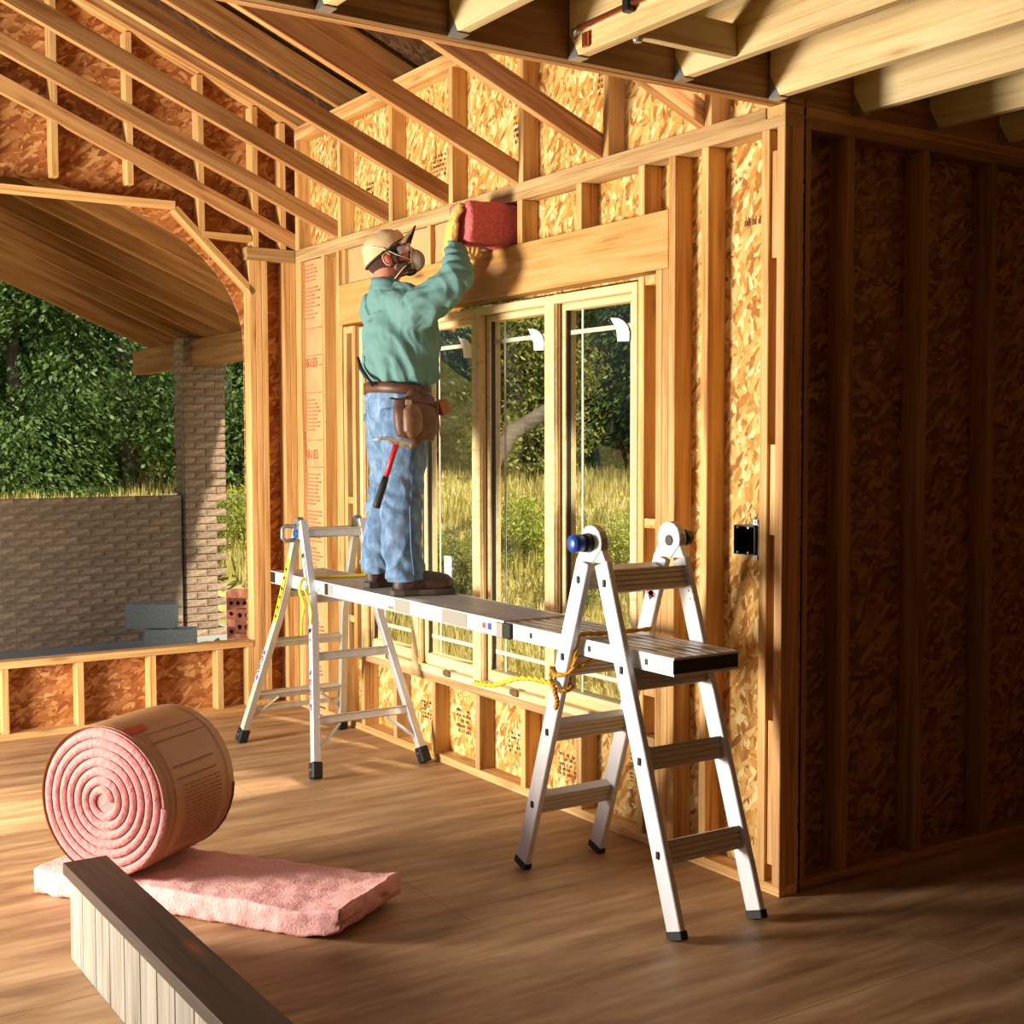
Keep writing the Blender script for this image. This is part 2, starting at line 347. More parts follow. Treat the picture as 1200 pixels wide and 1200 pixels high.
# ---- left wall with arched opening to the porch
arc = [(-1.6+1.3*math.cos(a), 2.2+.85*math.sin(a)) for a in [math.radians(t) for t in range(0, 181, 6)]]   # y, z
outl = [(D+.011, -.02), (D+.011, 3.46), (-3.45, 4.93), (-3.45, -.02), (-2.9, -.02), (-2.9, .40), (-.30, .40), (-.30, -.02)]
lw = MB()
lw.prism([(-.10, -.30, -.02), (-.10, D, -.02), (-.10, D, 3.50), (-.10, -.30, 3.685)], (.011, 0, 0))
lw.prism([(-.10, -3.45, -.02), (-.10, -2.9, -.02), (-.10, -2.9, 4.70), (-.10, -3.45, 4.93)], (.011, 0, 0))
lw.box((-.10, -2.9, -.02), (-.089, -.30, .40))
for (y0, z0), (y1, z1) in zip(arc[:-1], arc[1:]):
    lw.prism([(-.10, y0, z0), (-.10, y1, z1), (-.10, y1, 3.56-.4167*y1), (-.10, y0, 3.56-.4167*y0)], (.011, 0, 0))
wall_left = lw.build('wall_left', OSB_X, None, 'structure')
def pl(name, lo, hi, mat=PINE): return bxl(name, lo, hi, mat, wall_left)
pl('bottom_plate', (-D, -3.45, 0), (0, -.001, T))
pl('top_plate', (-D, -.31, H-2*T), (0, -.001, H-T), WEATH); pl('top_plate', (-D, -.31, H-T), (0, -.001, H), WEATH)
for y in (-.296, -.257, -.218, -.076, -.037): pl('stud', (-D, y, T), (-.0005, y+T-.001, zt))
for y in (-2.94, -2.98): pl('stud', (-D, y, T), (0, y+T, 3.1))
pl('opening_sill', (-D-.011, -2.9, .395), (.004, -.298, .433))
for y in (-.336, -.526, -.93, -1.34, -1.74, -2.15, -2.55): pl('cripple_stud', (-D, y, T), (0, y+T, .394))
for y in (-.095, -.27, -.60, -1.01, -1.42, -1.83, -2.24, -2.65, -3.05):
    zb = H if y > -.3 else (2.80 if y > -.7 else 3.06)
    pl('gable_stud', (-D, y, zb), (-.001, y+T, 3.50+.4167*-(y+T)-.005))
for off in (0, .041):
    lumber('rake_plate', (-.045, .06, 3.50-.4167*.06+.02+off), (-.045, -3.4, 3.50+.4167*3.4+.02+off), D, T, (0, .385, .923), PINE, wall_left)
lumber('arch_brace', (-.045, -.735, 2.955), (-.045, -.262, 2.50), D, T, (0, .69, .72), PINE, wall_left)
lumber('arch_brace', (-.045, -2.5, 2.95), (-.045, -2.90, 2.53), D, T, (0, -.69, .72), PINE, wall_left)
pl('opening_header', (-D, -2.5, 2.955), (0, -.735, 2.993)); pl('block', (-D, -.58, 2.80), (0, -.275, 2.838))

# ---- right jog wall running away beside the room
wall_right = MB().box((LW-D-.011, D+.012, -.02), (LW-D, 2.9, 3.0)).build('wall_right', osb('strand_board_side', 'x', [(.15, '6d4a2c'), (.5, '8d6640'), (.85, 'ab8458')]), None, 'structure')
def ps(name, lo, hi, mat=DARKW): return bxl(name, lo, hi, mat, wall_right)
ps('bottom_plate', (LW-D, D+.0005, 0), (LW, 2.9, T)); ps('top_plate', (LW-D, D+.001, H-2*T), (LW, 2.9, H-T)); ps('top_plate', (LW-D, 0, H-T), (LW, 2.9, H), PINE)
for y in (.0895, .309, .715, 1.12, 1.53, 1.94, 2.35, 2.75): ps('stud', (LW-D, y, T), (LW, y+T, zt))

MB().box((4.9, -3.75, -.2), (9.6, -3.61, 3.4)).build('added_wall_front', osb('strand_board_front', 'y', [(.1, '6b4420'), (.5, '94643a'), (.9, 'b58a58')]), None, 'structure')  # unseen wall added to keep sky light off the right side
MB().box((LW-D, 2.95, -.2), (9.6, 3.05, 3.4)).build('added_wall_far', bpy.data.materials['strand_board_front'], None, 'structure')  # unseen wall added to shut out light at the open end
MB().box((9.51, -3.6, -.2), (9.65, 3.0, 3.4)).build('added_wall_rear', bpy.data.materials['strand_board_left'], None, 'structure')  # unseen wall added behind the camera to cut down sky fill
# ---- vaulted ceiling: roof deck, outer rafters and the lower ceiling rafters
P = 5/12
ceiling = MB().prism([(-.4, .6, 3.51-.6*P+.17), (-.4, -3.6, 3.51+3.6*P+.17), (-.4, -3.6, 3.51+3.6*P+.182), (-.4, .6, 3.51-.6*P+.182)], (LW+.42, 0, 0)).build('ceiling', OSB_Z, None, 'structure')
cs = math.cos(math.atan(P)); upr = Vector((0, P, 1)).normalized()
def rafter(name, xr, zb, y0, y1, h, mat):
    """right face at xr, underside passing height zb at the wall face"""
    c = upr*h/2; return lumber(name, Vector((xr-T/2, y0, zb-P*y0))+c, Vector((xr-T/2, y1, zb-P*y1))+c, T, h, upr, mat, ceiling)
for x in (.001, .582, 1.194, 1.811, 2.425, 3.047, 3.664): rafter('ceiling_rafter', x, H+.002, .075, -3.5, .089, PINE2)
for x in (.045, .60, 1.21, 1.82, 2.43, 3.04, 3.65): rafter('roof_rafter', x, ZU+2*T+.004, .5, -3.5, .14, PINE2)
bxl('plywood_block', (1.30, -.62, 3.80), (1.312, -.20, 3.95), OSB_Y, ceiling)

# ---- flat ceiling on the right: deck, hung joists, flush beam
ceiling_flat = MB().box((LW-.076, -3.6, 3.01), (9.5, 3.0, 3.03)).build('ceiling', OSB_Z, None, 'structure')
for x, y1 in ((LW-.076, .02), (LW-.0375, .02)):
    bxl('flush_beam', (x, -3.6, H+.001), (x+.0365, y1, 3.009), PINE2 if x < 4.02 else DARKW, ceiling_flat)
bxl('rim_board', (LW-.076, .022, H+.001), (LW, 2.9, 3.009), DARKW, ceiling_flat)
for i, y in enumerate((-.078, -.497, -.915, -1.338, -1.752, -2.16, -2.57, -2.98, -3.39, .33, .74, 1.15, 1.56, 1.97, 2.38)):
    j = bxl('joist', (LW+.003, y, H+.002), (9.45, y+T, 3.009), JOIST, ceiling_flat)
    hg = MB()
    for s in (-.0015, T+.0005): hg.prism([(LW+.001, y+s, H-.001), (LW+.05, y+s, H-.001), (LW+.010, y+s, H+.07), (LW+.001, y+s, H+.07)], (0, .0015, 0))
    hg.box((LW+.001, y-.002, H-.003), (LW+.05, y+T+.002, H-.0005))
    hg.build('joist_hanger', STEEL, j)
bxl('cross_block', (4.335, -.876, H+.003), (4.373, -.498, H+.10), JOIST, ceiling_flat)

# ---- the window bank: four narrow units side by side
U0, UW = .845, .609
GASK = plain('dark_gasket_rubber', '3a352f', .6)
MUNT = plain('cream_muntin', 'cfc4ae', .6)
for k in range(4):
    x0 = U0+UW*k; x1 = x0+UW
    fr_ = MB(); fw = .036; zb, zt_ = .4385, 2.245
    fr_.box((x0+.0005, -.004, zb), (x0+fw, .115, zt_)).box((x1-fw, -.004, zb), (x1-.0005, .115, zt_))
    fr_.box((x0+fw, -.004, zt_-fw), (x1-fw, .115, zt_)).box((x0+fw, -.004, zb), (x1-fw, .115, zb+.034))
    win = fr_.build('window_%d' % (k+1), WINW, None, 'structure', .002)
    s = .030; a0, a1, c0, c1 = x0+fw, x1-fw, zb+.034, zt_-fw
    sh = MB()
    sh.box((a0+.001, .035, c0+.001), (a0+s, .095, c1-.001)).box((a1-s, .035, c0+.001), (a1-.001, .095, c1-.001))
    sh.box((a0+s, .035, c1-s), (a1-s, .095, c1-.001)).box((a0+s, .030, c0+.001), (a1-s, .095, c0+.055))
    sh.build('sash', WINW, win, None, .003)
    MB().box((a0+s-.004, .066, c0+.05), (a1-s+.004, .070, c1-s+.004)).build('glass_pane', GLASS, win)
    g0, g1, h0, h1 = a0+s, a1-s, c0+.055, c1-s
    for xm in (x0+.155, x1-.120): MB().box((xm-.006, .0625, h0), (xm+.006, .0655, h1)).build('muntin', MUNT, win)
    for zm in (2.085, .615): MB().box((g0, .0620, zm-.010), (g1, .0650, zm+.009)).build('muntin', MUNT, win)
    br = MB()
    br.box((a0+.0005, .030, c0), (a0+.004, .098, c1)); br.build('weatherstrip', plain('grey_weatherstrip', '6b6760', .6), win)
    lt = MB(); xl = x0+.30; lt.box((xl, -.014, .452), (xl+.03, -.0045, .476)).box((xl+.034, -.018, .450), (xl+.066, -.0045, .478)).box((xl+.01, -.010, .446), (xl+.06, -.0045, .482))
    lt.build('latch', plain('bronze_latch', '8a6a52', .4, .5), win, None, .002)
    if k > 0:
        # a curved sheet label hanging in the upper corner of the pane
        lab = MB(); poly = [(-.249, 2.124), (-.193, 2.118), (-.160, 2.104), (-.135, 2.083), (-.122, 2.056), (-.124, 2.020), (-.200, 2.024), (-.207, 2.067), (-.226, 2.096)]
        lab.prism([(x1+px, .0535, pz) for px, pz in poly], (0, .0012, 0))
        lab.build('paper_label', WHITE, win)
    for yy in (.006, .020): MB().box((a0-.0005, yy, c0+.001), (a0+.0045, yy+.006, c1-.001)).build('jamb_bead', WINW, win)
    MB().box((g0-.0005, .044, h0), (g0+.002, .0655, h1)).build('dark_gasket', GASK, win)
    if k == 1:
        lb = MB().box((1.66, .056, .845), (1.73, .058, 1.04)).build('hang_tag', WHITE, win)
        pr = MB()
        for i in range(7): pr.box((1.668, .0545, .86+i*.024), (1.722, .0555, .863+i*.024))
        pr.build('printed_lines', plain('grey_print', '9a9a9a', .6), lb)

# ---- printed marks on the strand board (unreadable barcode-like stamps) 
def stamp(parent, org, xa, za, w, h, seed, nrows=3, mat=DARKP):
    nrows = 5 if nrows == 3 else nrows
    rnd = random.Random(seed); m = MB(); xa, za = Vector(xa), Vector(za); nrm = xa.cross(za).normalized(); org = Vector(org)
    for r in range(nrows):
        u = 0
        while u < w:
            wd = rnd.uniform(.002, .007)
            if rnd.random() < .62:
                a = h/nrows*(r+.12); b = h/nrows*(r+rnd.uniform(.5, .82))
                p = [org+xa*u+za*a, org+xa*min(w, u+wd)+za*a, org+xa*min(w, u+wd)+za*b, org+xa*u+za*b]
                m.prism(p, nrm*.0006)
            u += wd+rnd.uniform(.0015, .004)
    o = m.build('ink_stamp', mat, parent); o['kind'] = 'stuff'; return o
yb = D-.0008
for i, (x, z, w, h) in enumerate(((2.26, 2.98, .12, .14), (2.90, 3.06, .12, .13), (3.32, 2.98, .14, .2), (1.50, 2.95, .14, .12), (1.02, 2.88, .12, .15),
        (1.72, .15, .14, .13), (2.20, .14, .13, .11), (2.62, .12, .13, .11), (1.36, .16, .12, .1), (3.79, 2.39, .17, .05), (.76, 2.92, .1, .14))):
    stamp(wall_back, (x, yb, z), (1, 0, 0), (0, 0, 1), w, h, i, 1 if h < .06 else 3, BROWNP if i % 2 else DARKP)
stamp(wall_back, (3.20, yb, .08), (0, 0, 1), (-1, 0, 0), .27, .09, 40, 2, BROWNP)
for y0, z0 in ((-.75, 3.30), (-.42, 3.12)):
    MB().box((-.0885, y0, z0), (-.0875, y0+.32, z0+.004)).build('chalk_line', DARKP, wall_left)

# ================================================================== OUTSIDE
def ground_z(x, y):
    d = math.hypot(x-7.36, y+3.28); z = -.42+.16*max(0, d-10)
    if d > 24: z += (d-24)*.30
    return z+.10*noise.noise(Vector((x*.35, y*.35, 0)))
gm = MB(); nx, ny = 90, 70; xs = [-48+i*(58/nx) for i in range(nx+1)]; ys = [-12+j*(46/ny) for j in range(ny+1)]
gm.add([(x, y, ground_z(x, y) if not (x > -6.4 and y < 1.6) else -.45) for y in ys for x in xs],
       [(j*(nx+1)+i, j*(nx+1)+i+1, (j+1)*(nx+1)+i+1, (j+1)*(nx+1)+i) for j in range(ny) for i in range(nx)], True)
ground = gm.build('ground', GROUND, None, 'structure')
CAMP = Vector((7.358, -3.281))
def polar(phi, r):
    a = math.radians(phi); return CAMP.x-math.cos(a)*r, CAMP.y+math.sin(a)*r
rg = random.Random(3); gb = MB(); V = []; F = []
for i in range(60000):
    phi = rg.uniform(6, 43); r = 8.5+14*rg.random()**1.3; x, y = polar(phi, r)
    if y < 1.7 and x > -6.5: continue
    z = ground_z(x, y)-.01; h = rg.uniform(.06, .2)*(1+.5*(noise.noise(Vector((x*.6, y*.6, 3)))>0)); a = rg.uniform(0, PI); w = .006+.0009*r
    dx, dy = math.cos(a)*w, math.sin(a)*w; b = len(V)
    V += [(x-dx, y-dy, z), (x+dx, y+dy, z), (x+rg.uniform(-.06, .06), y+rg.uniform(-.06, .06), z+h)]; F.append((b, b+1, b+2))
gb.add(V, F); grass = gb.build('grass', GRASSM, None, 'stuff'); tag(grass, 'dry yellow-green meadow grass growing outside beyond the windows', 'grass')

def foliage(nleaf, R, size, seed, squash=1.0, low=.0):
    r_ = random.Random(seed); V = []; F = []; cl = []
    for i in range(26):
        th = r_.uniform(0, 2*PI); rr = R*.75*math.sqrt(r_.random()); zz = r_.uniform(low, 1)
        cl.append((Vector((rr*math.cos(th), rr*math.sin(th), zz*R*2.4*squash)), R*r_.uniform(.28, .5)))
    for i in range(nleaf):
        c, cr = cl[r_.randrange(len(cl))]; d = Vector((r_.gauss(0, 1), r_.gauss(0, 1), r_.gauss(0, 1))).normalized()*cr*r_.uniform(.55, 1.08)
        p = c+d
        if p.z < .02: p.z = .02+r_.random()*.1
        n = Vector((r_.gauss(0, 1), r_.gauss(0, 1), r_.gauss(0, 1))).normalized(); t = n.orthogonal().normalized(); w = n.cross(t)
        s = size*r_.uniform(.6, 1.3); b = len(V); V += [p-t*s, p-w*s*.45, p+t*s, p+w*s*.45]; F.append((b, b+1, b+2, b+3))
    m = MB(); m.add(V, F); return m.mesh('crown')
def trunk_mesh(h, r):
    m = MB(); m.tube([(0, 0, -.3), (.03, .02, h*.4), (-.04, .05, h*.75), (.02, 0, h)], [r, r*.8, r*.55, r*.2], 8)
    for a in range(4): m.tube([(0, 0, h*(.35+.12*a)), (math.cos(a*1.7)*.5, math.sin(a*1.7)*.5, h*(.5+.12*a))], [r*.4, r*.12], 6)
    return m.mesh('trunk')
crowns = [foliage(26000, 1.75, .046, 11), foliage(26000, 1.6, .048, 12, 1.15), foliage(26000, 1.9, .046, 13, .9)]
for me, mt in zip(crowns, (LEAF1, LEAF2, LEAF1)): me.materials.append(mt)
trunks = [trunk_mesh(4.6, .13), trunk_mesh(5.0, .10)]
for t in trunks: t.materials.append(BARK)
TREES = [  # bearing, distance, crown kind, scale, label
 (7.5, 18, 2, 1.0, 'deep green tree left of the brick porch column'), (12.5, 19, 0, 1.1, 'dark bushy tree behind the low brick parapet'),
 (17.0, 18.6, 0, .95, 'leafy green tree right behind the brick porch column'), (21.0, 19.3, 2, 1.1, 'broad deep green tree between the column and the corner post'),
 (25.5, 20, 1, 1.0, 'olive tree seen through the leftmost window behind the worker'), (30.3, 20.5, 0, 1.2, 'dark green tree behind the window with the hanging tag'),
 (34.5, 20, 1, .9, 'slim olive tree at the second window from the right'), (38.8, 20.3, 2, 1.15, 'dense deep green tree in the rightmost window'),
 (43.5, 20, 0, 1.0, 'green tree at the far right edge of the rightmost window'),
 (9.5, 23.6, 2, 1.5, 'tall far tree above the low brick parapet'), (15.5, 23.8, 0, 1.5, 'tall far tree showing beside the top of the porch column'),
 (21.5, 23.4, 2, 1.4, 'tall far tree filling the gap under the porch beam'), (27.5, 23.8, 0, 1.5, 'tall distant tree behind the olive tree in the left window'),
 (33.0, 23.5, 2, 1.4, 'tall distant tree between the two middle windows'), (38.5, 24, 0, 1.5, 'tall distant tree high in the rightmost window'), (44.5, 23.5, 2, 1.4, 'tall distant tree at the right end of the woods')]
rt = random.Random(21)
for i, (phi, r, ci, sc, lab) in enumerate(TREES):
    x, y = polar(phi, r); e = empty('tree', (x, y, ground_z(x, y)), lab, 'tree', 'woodland trees behind the house')
    mw = Matrix.Translation((x, y, ground_z(x, y))) @ Matrix.Rotation(i*1.9, 4, 'Z') @ Matrix.Scale(sc, 4)
    for nm2, me in (('crown', crowns[ci]), ('trunk', trunks[i % 2])): link(bpy.data.objects.new(nm2, me), e, mw)
ug = random.Random(77); V = []; F = []
for i in range(46000):
    x, y = polar(ug.uniform(3, 50), ug.uniform(29.8, 31.5)); z = ground_z(x, y)-.2+7.5*ug.random()
    n_ = Vector((ug.gauss(0, 1), ug.gauss(0, 1), ug.gauss(0, 1))).normalized(); t = n_.orthogonal().normalized(); w = n_.cross(t); s_ = ug.uniform(.10, .20); p = Vector((x, y, z)); b = len(V)
    V += [p-t*s_, p-w*s_*.5, p+t*s_, p+w*s_*.5]; F.append((b, b+1, b+2, b+3))
ugm = MB(); ugm.add(V, F); tag(ugm.build('undergrowth', LEAF1, None, 'stuff'), 'dense dark green thicket closing the view behind the trees', 'thicket')
bush = [foliage(11000, .62, .024, 31, .42), foliage(9000, .45, .022, 32, .75)]
for me, mt in zip(bush, (LEAF3, LEAF2)): me.materials.append(mt)
BUSH = [(16.2, 13.5, 'low yellow-green bush left of the porch column foot'), (19.6, 14.2, 'upright olive bush behind the toothed column edge'), (22.0, 15.2, 'low yellow-green bush right of the stacked logs'),
 (25.3, 12.2, 'upright olive bush behind the worker\'s jeans'), (28.3, 13.6, 'low yellow-green bush in the window with the hanging tag'), (31.2, 12.4, 'upright olive bush in the second window from the right'),
 (33.6, 14.4, 'low yellow-green bush behind the leaning fallen trunk'), (36.0, 12.8, 'upright olive bush low in the rightmost window'), (39.0, 14.0, 'low yellow-green bush at the right side of the rightmost window'), (42.5, 13, 'upright olive bush beyond the right end of the windows')]
for k, (phi, r, lab) in enumerate(BUSH):
    x, y = polar(phi, r)
    e = empty('bush', (x, y, ground_z(x, y)), lab, 'bush', 'meadow bushes')
    mw = Matrix.Translation((x, y, ground_z(x, y))) @ Matrix.Rotation(k*1.3, 4, 'Z') @ Matrix.Scale(rt.uniform(.7, .95), 4)
    link(bpy.data.objects.new('foliage', bush[k % 2]), e, mw)
    sm = MB(); sm.tube([(0, 0, -.1), (.05, .02, .5)], [.03, .01], 6).tube([(0, 0, -.1), (-.12, .06, .55)], [.025, .008], 6)
    so = sm.build('stem', BARK, None, None, 0, mw); so.parent = e; so.matrix_local = W[e.name].inverted() @ mw
lg = MB()
for nm, p0, p1, r0, lab in (('log', (-9.9, 2.4, .84), (-6.9, 3.9, .80), .13, 'grey weathered driftwood log, upper one seen through the left opening'),
                        ('log', (-9.9, 2.5, .36), (-6.9, 4.2, .42), .17, 'dark split log lying under the grey one beyond the brick column'),
                        ('log', (-5.25, 4.89, 1.66), (-5.68, 6.11, 2.16), .11, 'leaning bare fallen trunk seen through the right windows')):
    m = MB(); n = 9; a, b = Vector(p0), Vector(p1); rr = random.Random(len(lab))
    if lab.startswith('leaning'): m.tube([(-5.15, 4.50, .2), (-5.15, 4.56, .9), (-5.18, 4.70, 1.38), (-5.30, 5.03, 1.72), (-5.50, 5.60, 1.95), (-5.70, 6.16, 2.18)], [.12, .11, .10, .095, .09, .085], 12)
    else: m.tube([a.lerp(b, t/n)+Vector((rr.uniform(-.03, .03), rr.uniform(-.03, .03), rr.uniform(-.02, .02))) for t in range(n+1)], [r0*rr.uniform(.85, 1.05) for t in range(n+1)], 12)
    tag(m.build(nm, aniso('log_bark_%s' % lab[:4].strip(), [(.3, '5d5650' if 'grey' in lab else '40352c'), (.7, '9d968c' if 'grey' in lab else '6f6152')], (3, 3, 22), .95), None), lab, 'log')
# ---- porch
porch_slab = MB().box((-6.0, -4.0, -.5), (-.101, 1.25, -.12)).build('porch_floor', CONC, None, 'structure')
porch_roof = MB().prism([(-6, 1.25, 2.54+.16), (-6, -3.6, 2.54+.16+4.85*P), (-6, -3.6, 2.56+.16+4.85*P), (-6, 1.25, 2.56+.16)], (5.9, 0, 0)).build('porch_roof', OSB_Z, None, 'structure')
for x in (-.16, -.62, -1.12, -1.63, -2.12, -2.61, -3.10, -3.59, -4.12, -4.62, -5.12):
    z = 2.53+P*(.75-1.2); c = upr*.07
    lumber('porch_rafter', Vector((x, 1.2, z))+c, Vector((x, -3.5, z+4.7*P))+c, T, .14, upr, PORCHW, porch_roof)
bxl('porch_beam', (-5.6, .74, 2.295), (-.13, .86, 2.525), PORCHW, porch_roof)

# brick column: every brick its own object
BL, BH, BD, MO = .194, .057, .092, .0105
def brick_mesh(l, d, h, mat, name='brick'):
    m = MB().box((-l/2, -d/2, -h/2), (l/2, d/2, h/2)); me = m.mesh(name)
    bm = bmesh.new(); bm.from_mesh(me); bmesh.ops.bevel(bm, geom=list(bm.edges), offset=.004, segments=1, affect='EDGES'); bm.to_mesh(me); bm.free()
    me.materials.append(mat); return me
col_e = empty('brick_column', (-4.08, .87, -.12), 'tan brick porch column with toothed lower edge outside the left opening', 'column')
CX0, CX1, CY0, CY1 = -4.205, -3.955, .68, 1.06
MB().box((CX0+.008, CY0+.008, -.12), (CX1-.008, CY1-.088, 2.55)).build('mortar_core', MORTAR, col_e)
ba = brick_mesh(.184, BD, BH, BRICKM); bb = brick_mesh(.092, BD, BH, BRICKM)
rb = random.Random(5); nb = 0
for k in range(39):
    z = -.12+BH/2+k*(BH+MO)
    rows = []
    tooth = z < 1.17
    if k % 2 == 0: ylist = [(CY0+.092, 1), (CY0+.288, 1)]
    else: ylist = [(CY0+.046, 0), (CY0+.192, 1), (CY0+.334, 0)]
    if tooth and k % 2: ylist = ylist[:2]
    for (y, full) in ylist:
        o = bpy.data.objects.new('brick', ba if full else bb)
        link(o, col_e, Matrix.Translation((CX1-.046+rb.uniform(-.003, .003), y, z)) @ Matrix.Rotation(PI/2, 4, 'Z')); nb += 1
    xl = [(CX0+.09, 1)] if k % 2 else [(CX0+.046, 0), (CX0+.150, 0)]
    if k % 2 == 0: pass
    for (x, full) in xl:
        o = bpy.data.objects.new('brick', ba if full else bb); x = min(x, CX1-.092-(.092 if full else .046)-.01+.0)
        link(o, col_e, Matrix.Translation((x, CY0+.046+rb.uniform(-.003, .003), z))); nb += 1
    if not tooth or k % 2 == 0:
        o = bpy.data.objects.new('brick', ba); link(o, col_e, Matrix.Translation((CX0+.12, CY1-.046, z))); nb += 1
MB().box((CX0+.008, CY1-.09, 1.17), (CX1-.008, CY1-.008, 2.55)).build('mortar_core', MORTAR, col_e)
lwl = empty('brick_wall', (-4.1, -.2, -.12), 'low tan brick parapet wall joining the porch column', 'wall')
MB().box((-4.18, -1.42, -.12), (-4.008, .662, 1.14)).build('mortar_core', MORTAR, lwl)
for k in range(19):
    z = -.12+BH/2+k*(BH+MO)
    for j in range(10):
        y = .565-j*.2045-(.10 if k % 2 else 0)
        o = bpy.data.objects.new('brick', ba); link(o, lwl, Matrix.Translation((-4.046+rb.uniform(-.002, .002), y, z)) @ Matrix.Rotation(PI/2, 4, 'Z'))

# loose cored bricks stacked on the porch
def cored(l=.194, d=.092, h=.057):
    m = MB(); n = 3
    # plate with three bored holes: top and bottom rings, outer shell, inner tubes
    cx = [-l*.3, 0, l*.3]; r = .019; K = 12
    for s, z in ((1, h/2), (-1, -h/2)):
        for c in cx:
            x0, x1 = c-l*.15, c+l*.15
            if c == cx[0]: x0 = -l/2
            if c == cx[2]: x1 = l/2
            ring = [(c+r*math.cos(2*PI*i/K), r*math.sin(2*PI*i/K), z) for i in range(K)]; out = []
            for i in range(K):
                an = 2*PI*i/K; ca, sa = math.cos(an), math.sin(an)
                tx = ((x1-c) if ca > 0 else (c-x0))/max(abs(ca), 1e-6); ty = (d/2)/max(abs(sa), 1e-6); t = min(tx, ty)
                out.append((c+ca*t, sa*t, z))
            for q in (0, 1, 2, 3):
                pass
            v = ring+out; m.add(v, [(i, (i+1) % K, K+(i+1) % K, K+i) for i in range(K)])
            # corner triangles
            for (qx, qy) in ((x1, d/2), (x0, d/2), (x0, -d/2), (x1, -d/2)):
                an = math.atan2(qy, qx-c) % (2*PI); i0 = int(an/(2*PI/K)); m.add([out[i0], out[(i0+1) % K], (qx, qy, z)], [(0, 1, 2)])
    for c in cx:
        v = [(c+r*math.cos(2*PI*i/K), r*math.sin(2*PI*i/K), z) for z in (-h/2, h/2) for i in range(K)]
        m.add(v, [(i, (i+1) % K, K+(i+1) % K, K+i) for i in range(K)], True)
    for a, b in (((-l/2,-d/2),(l/2,-d/2)),((l/2,-d/2),(l/2,d/2)),((l/2,d/2),(-l/2,d/2)),((-l/2,d/2),(-l/2,-d/2))):
        m.add([(a[0], a[1], -h/2), (b[0], b[1], -h/2), (b[0], b[1], h/2), (a[0], a[1], h/2)], [(0, 1, 2, 3)])
    me = m.mesh('brick'); me.materials.append(BRICKR); return me
cb_ = cored()
# (x, y, z, rotation about Z, tilt) : stack of bricks beside the column
Rz = lambda a: Matrix.Rotation(math.radians(a), 4, 'Z'); Ry = lambda a: Matrix.Rotation(math.radians(a), 4, 'Y'); Rx = lambda a: Matrix.Rotation(math.radians(a), 4, 'X')
pile = []
for r_ in range(5):      # right-hand stack, holes facing the room
    for c_ in range(2): pile.append(((-2.30, .905+c_*.004+(.0), -.06+r_*.097), Rz(58+c_*3-r_*2) @ Rx(90), c_))
PILE = [((-2.35, .62), 5, 90), ((-3.15, .86), 6, 90), ((-2.75, .82), 3, 90)]
labs = {0: 'red cored brick in the stack by the opening', 1: 'red cored brick in the stack beside the column', 2: 'red cored brick in the short middle stack'}
bz = {}
for s_, ((x, y), n, _) in enumerate(PILE):
    for r_ in range(n):
        on_edge = r_ % 3 != 2; hgt = .092 if on_edge else .057
        z0 = bz.get(s_, -.119); z = z0+hgt/2; bz[s_] = z0+hgt+.001
        for side in (-1, 1):
            mw = Matrix.Translation((x, y, z)) @ Rz(-38+4*((r_*7+s_*3) % 3-1)) @ Matrix.Translation((side*.0295 if on_edge else 0, side*0 if on_edge else side*.0475, 0))
            mw = mw @ (Rz(90) @ Rx(90) if on_edge else Matrix.Identity(4)) if on_edge else mw
            o = bpy.data.objects.new('cored_brick', cb_); link(o, None, mw)
            tag(o, labs[s_]+', %s layer, %s one' % (('lowest', 'second', 'third', 'fourth', 'fifth', 'sixth')[r_], 'left' if side < 0 else 'right'), 'brick', ('bricks in the stack nearest the opening', 'bricks in the tall porch stack', 'bricks in the short porch stack')[s_])
o = bpy.data.objects.new('cored_brick', cb_); link(o, None, Matrix.Translation((-2.85, .48, -.05)) @ Rz(20) @ Ry(-28) @ Rx(20)); tag(o, 'loose red cored brick tilted on the rubble before the stacks', 'brick')
rub = MB(); rr = random.Random(8)
for i in range(140):
    x, y = -3.0+rr.uniform(-.35, .5), .62+rr.uniform(-.14, .12); s = rr.uniform(.012, .04); a = rr.uniform(0, 3)
    rub.beam((x, y, -.12+s*.4), (x+math.cos(a)*s*1.5, y+math.sin(a)*s*1.5, -.12+s*.6), s, s*.8)
tag(rub.build('rubble', plain('mortar_rubble', 'b9ac93', .95, var=.2, bscale=30), None, 'stuff'), 'pale mortar rubble scattered on the porch floor', 'rubble')
def cinder(loc, rz, lab):
    m = MB(); l, d, h = .40, .20, .20
    m.box((-l/2, -d/2, 0), (l/2, -d/2+.032, h)).box((-l/2, d/2-.032, 0), (l/2, d/2, h))
    for x in (-l/2, -.016, l/2-.032): m.box((x, -d/2+.032, 0), (x+.032, d/2-.032, h))
    tag(m.build('cinder_block', CONC, None, None, .003, Matrix.Translation(loc) @ Rz(rz)), lab, 'block')
cinder((-3.22, .28, -.12), 60, 'grey hollow concrete block on the porch floor, lower of two')
cinder((-3.36, .17, .081), 62, 'grey hollow concrete block on top of the other block')

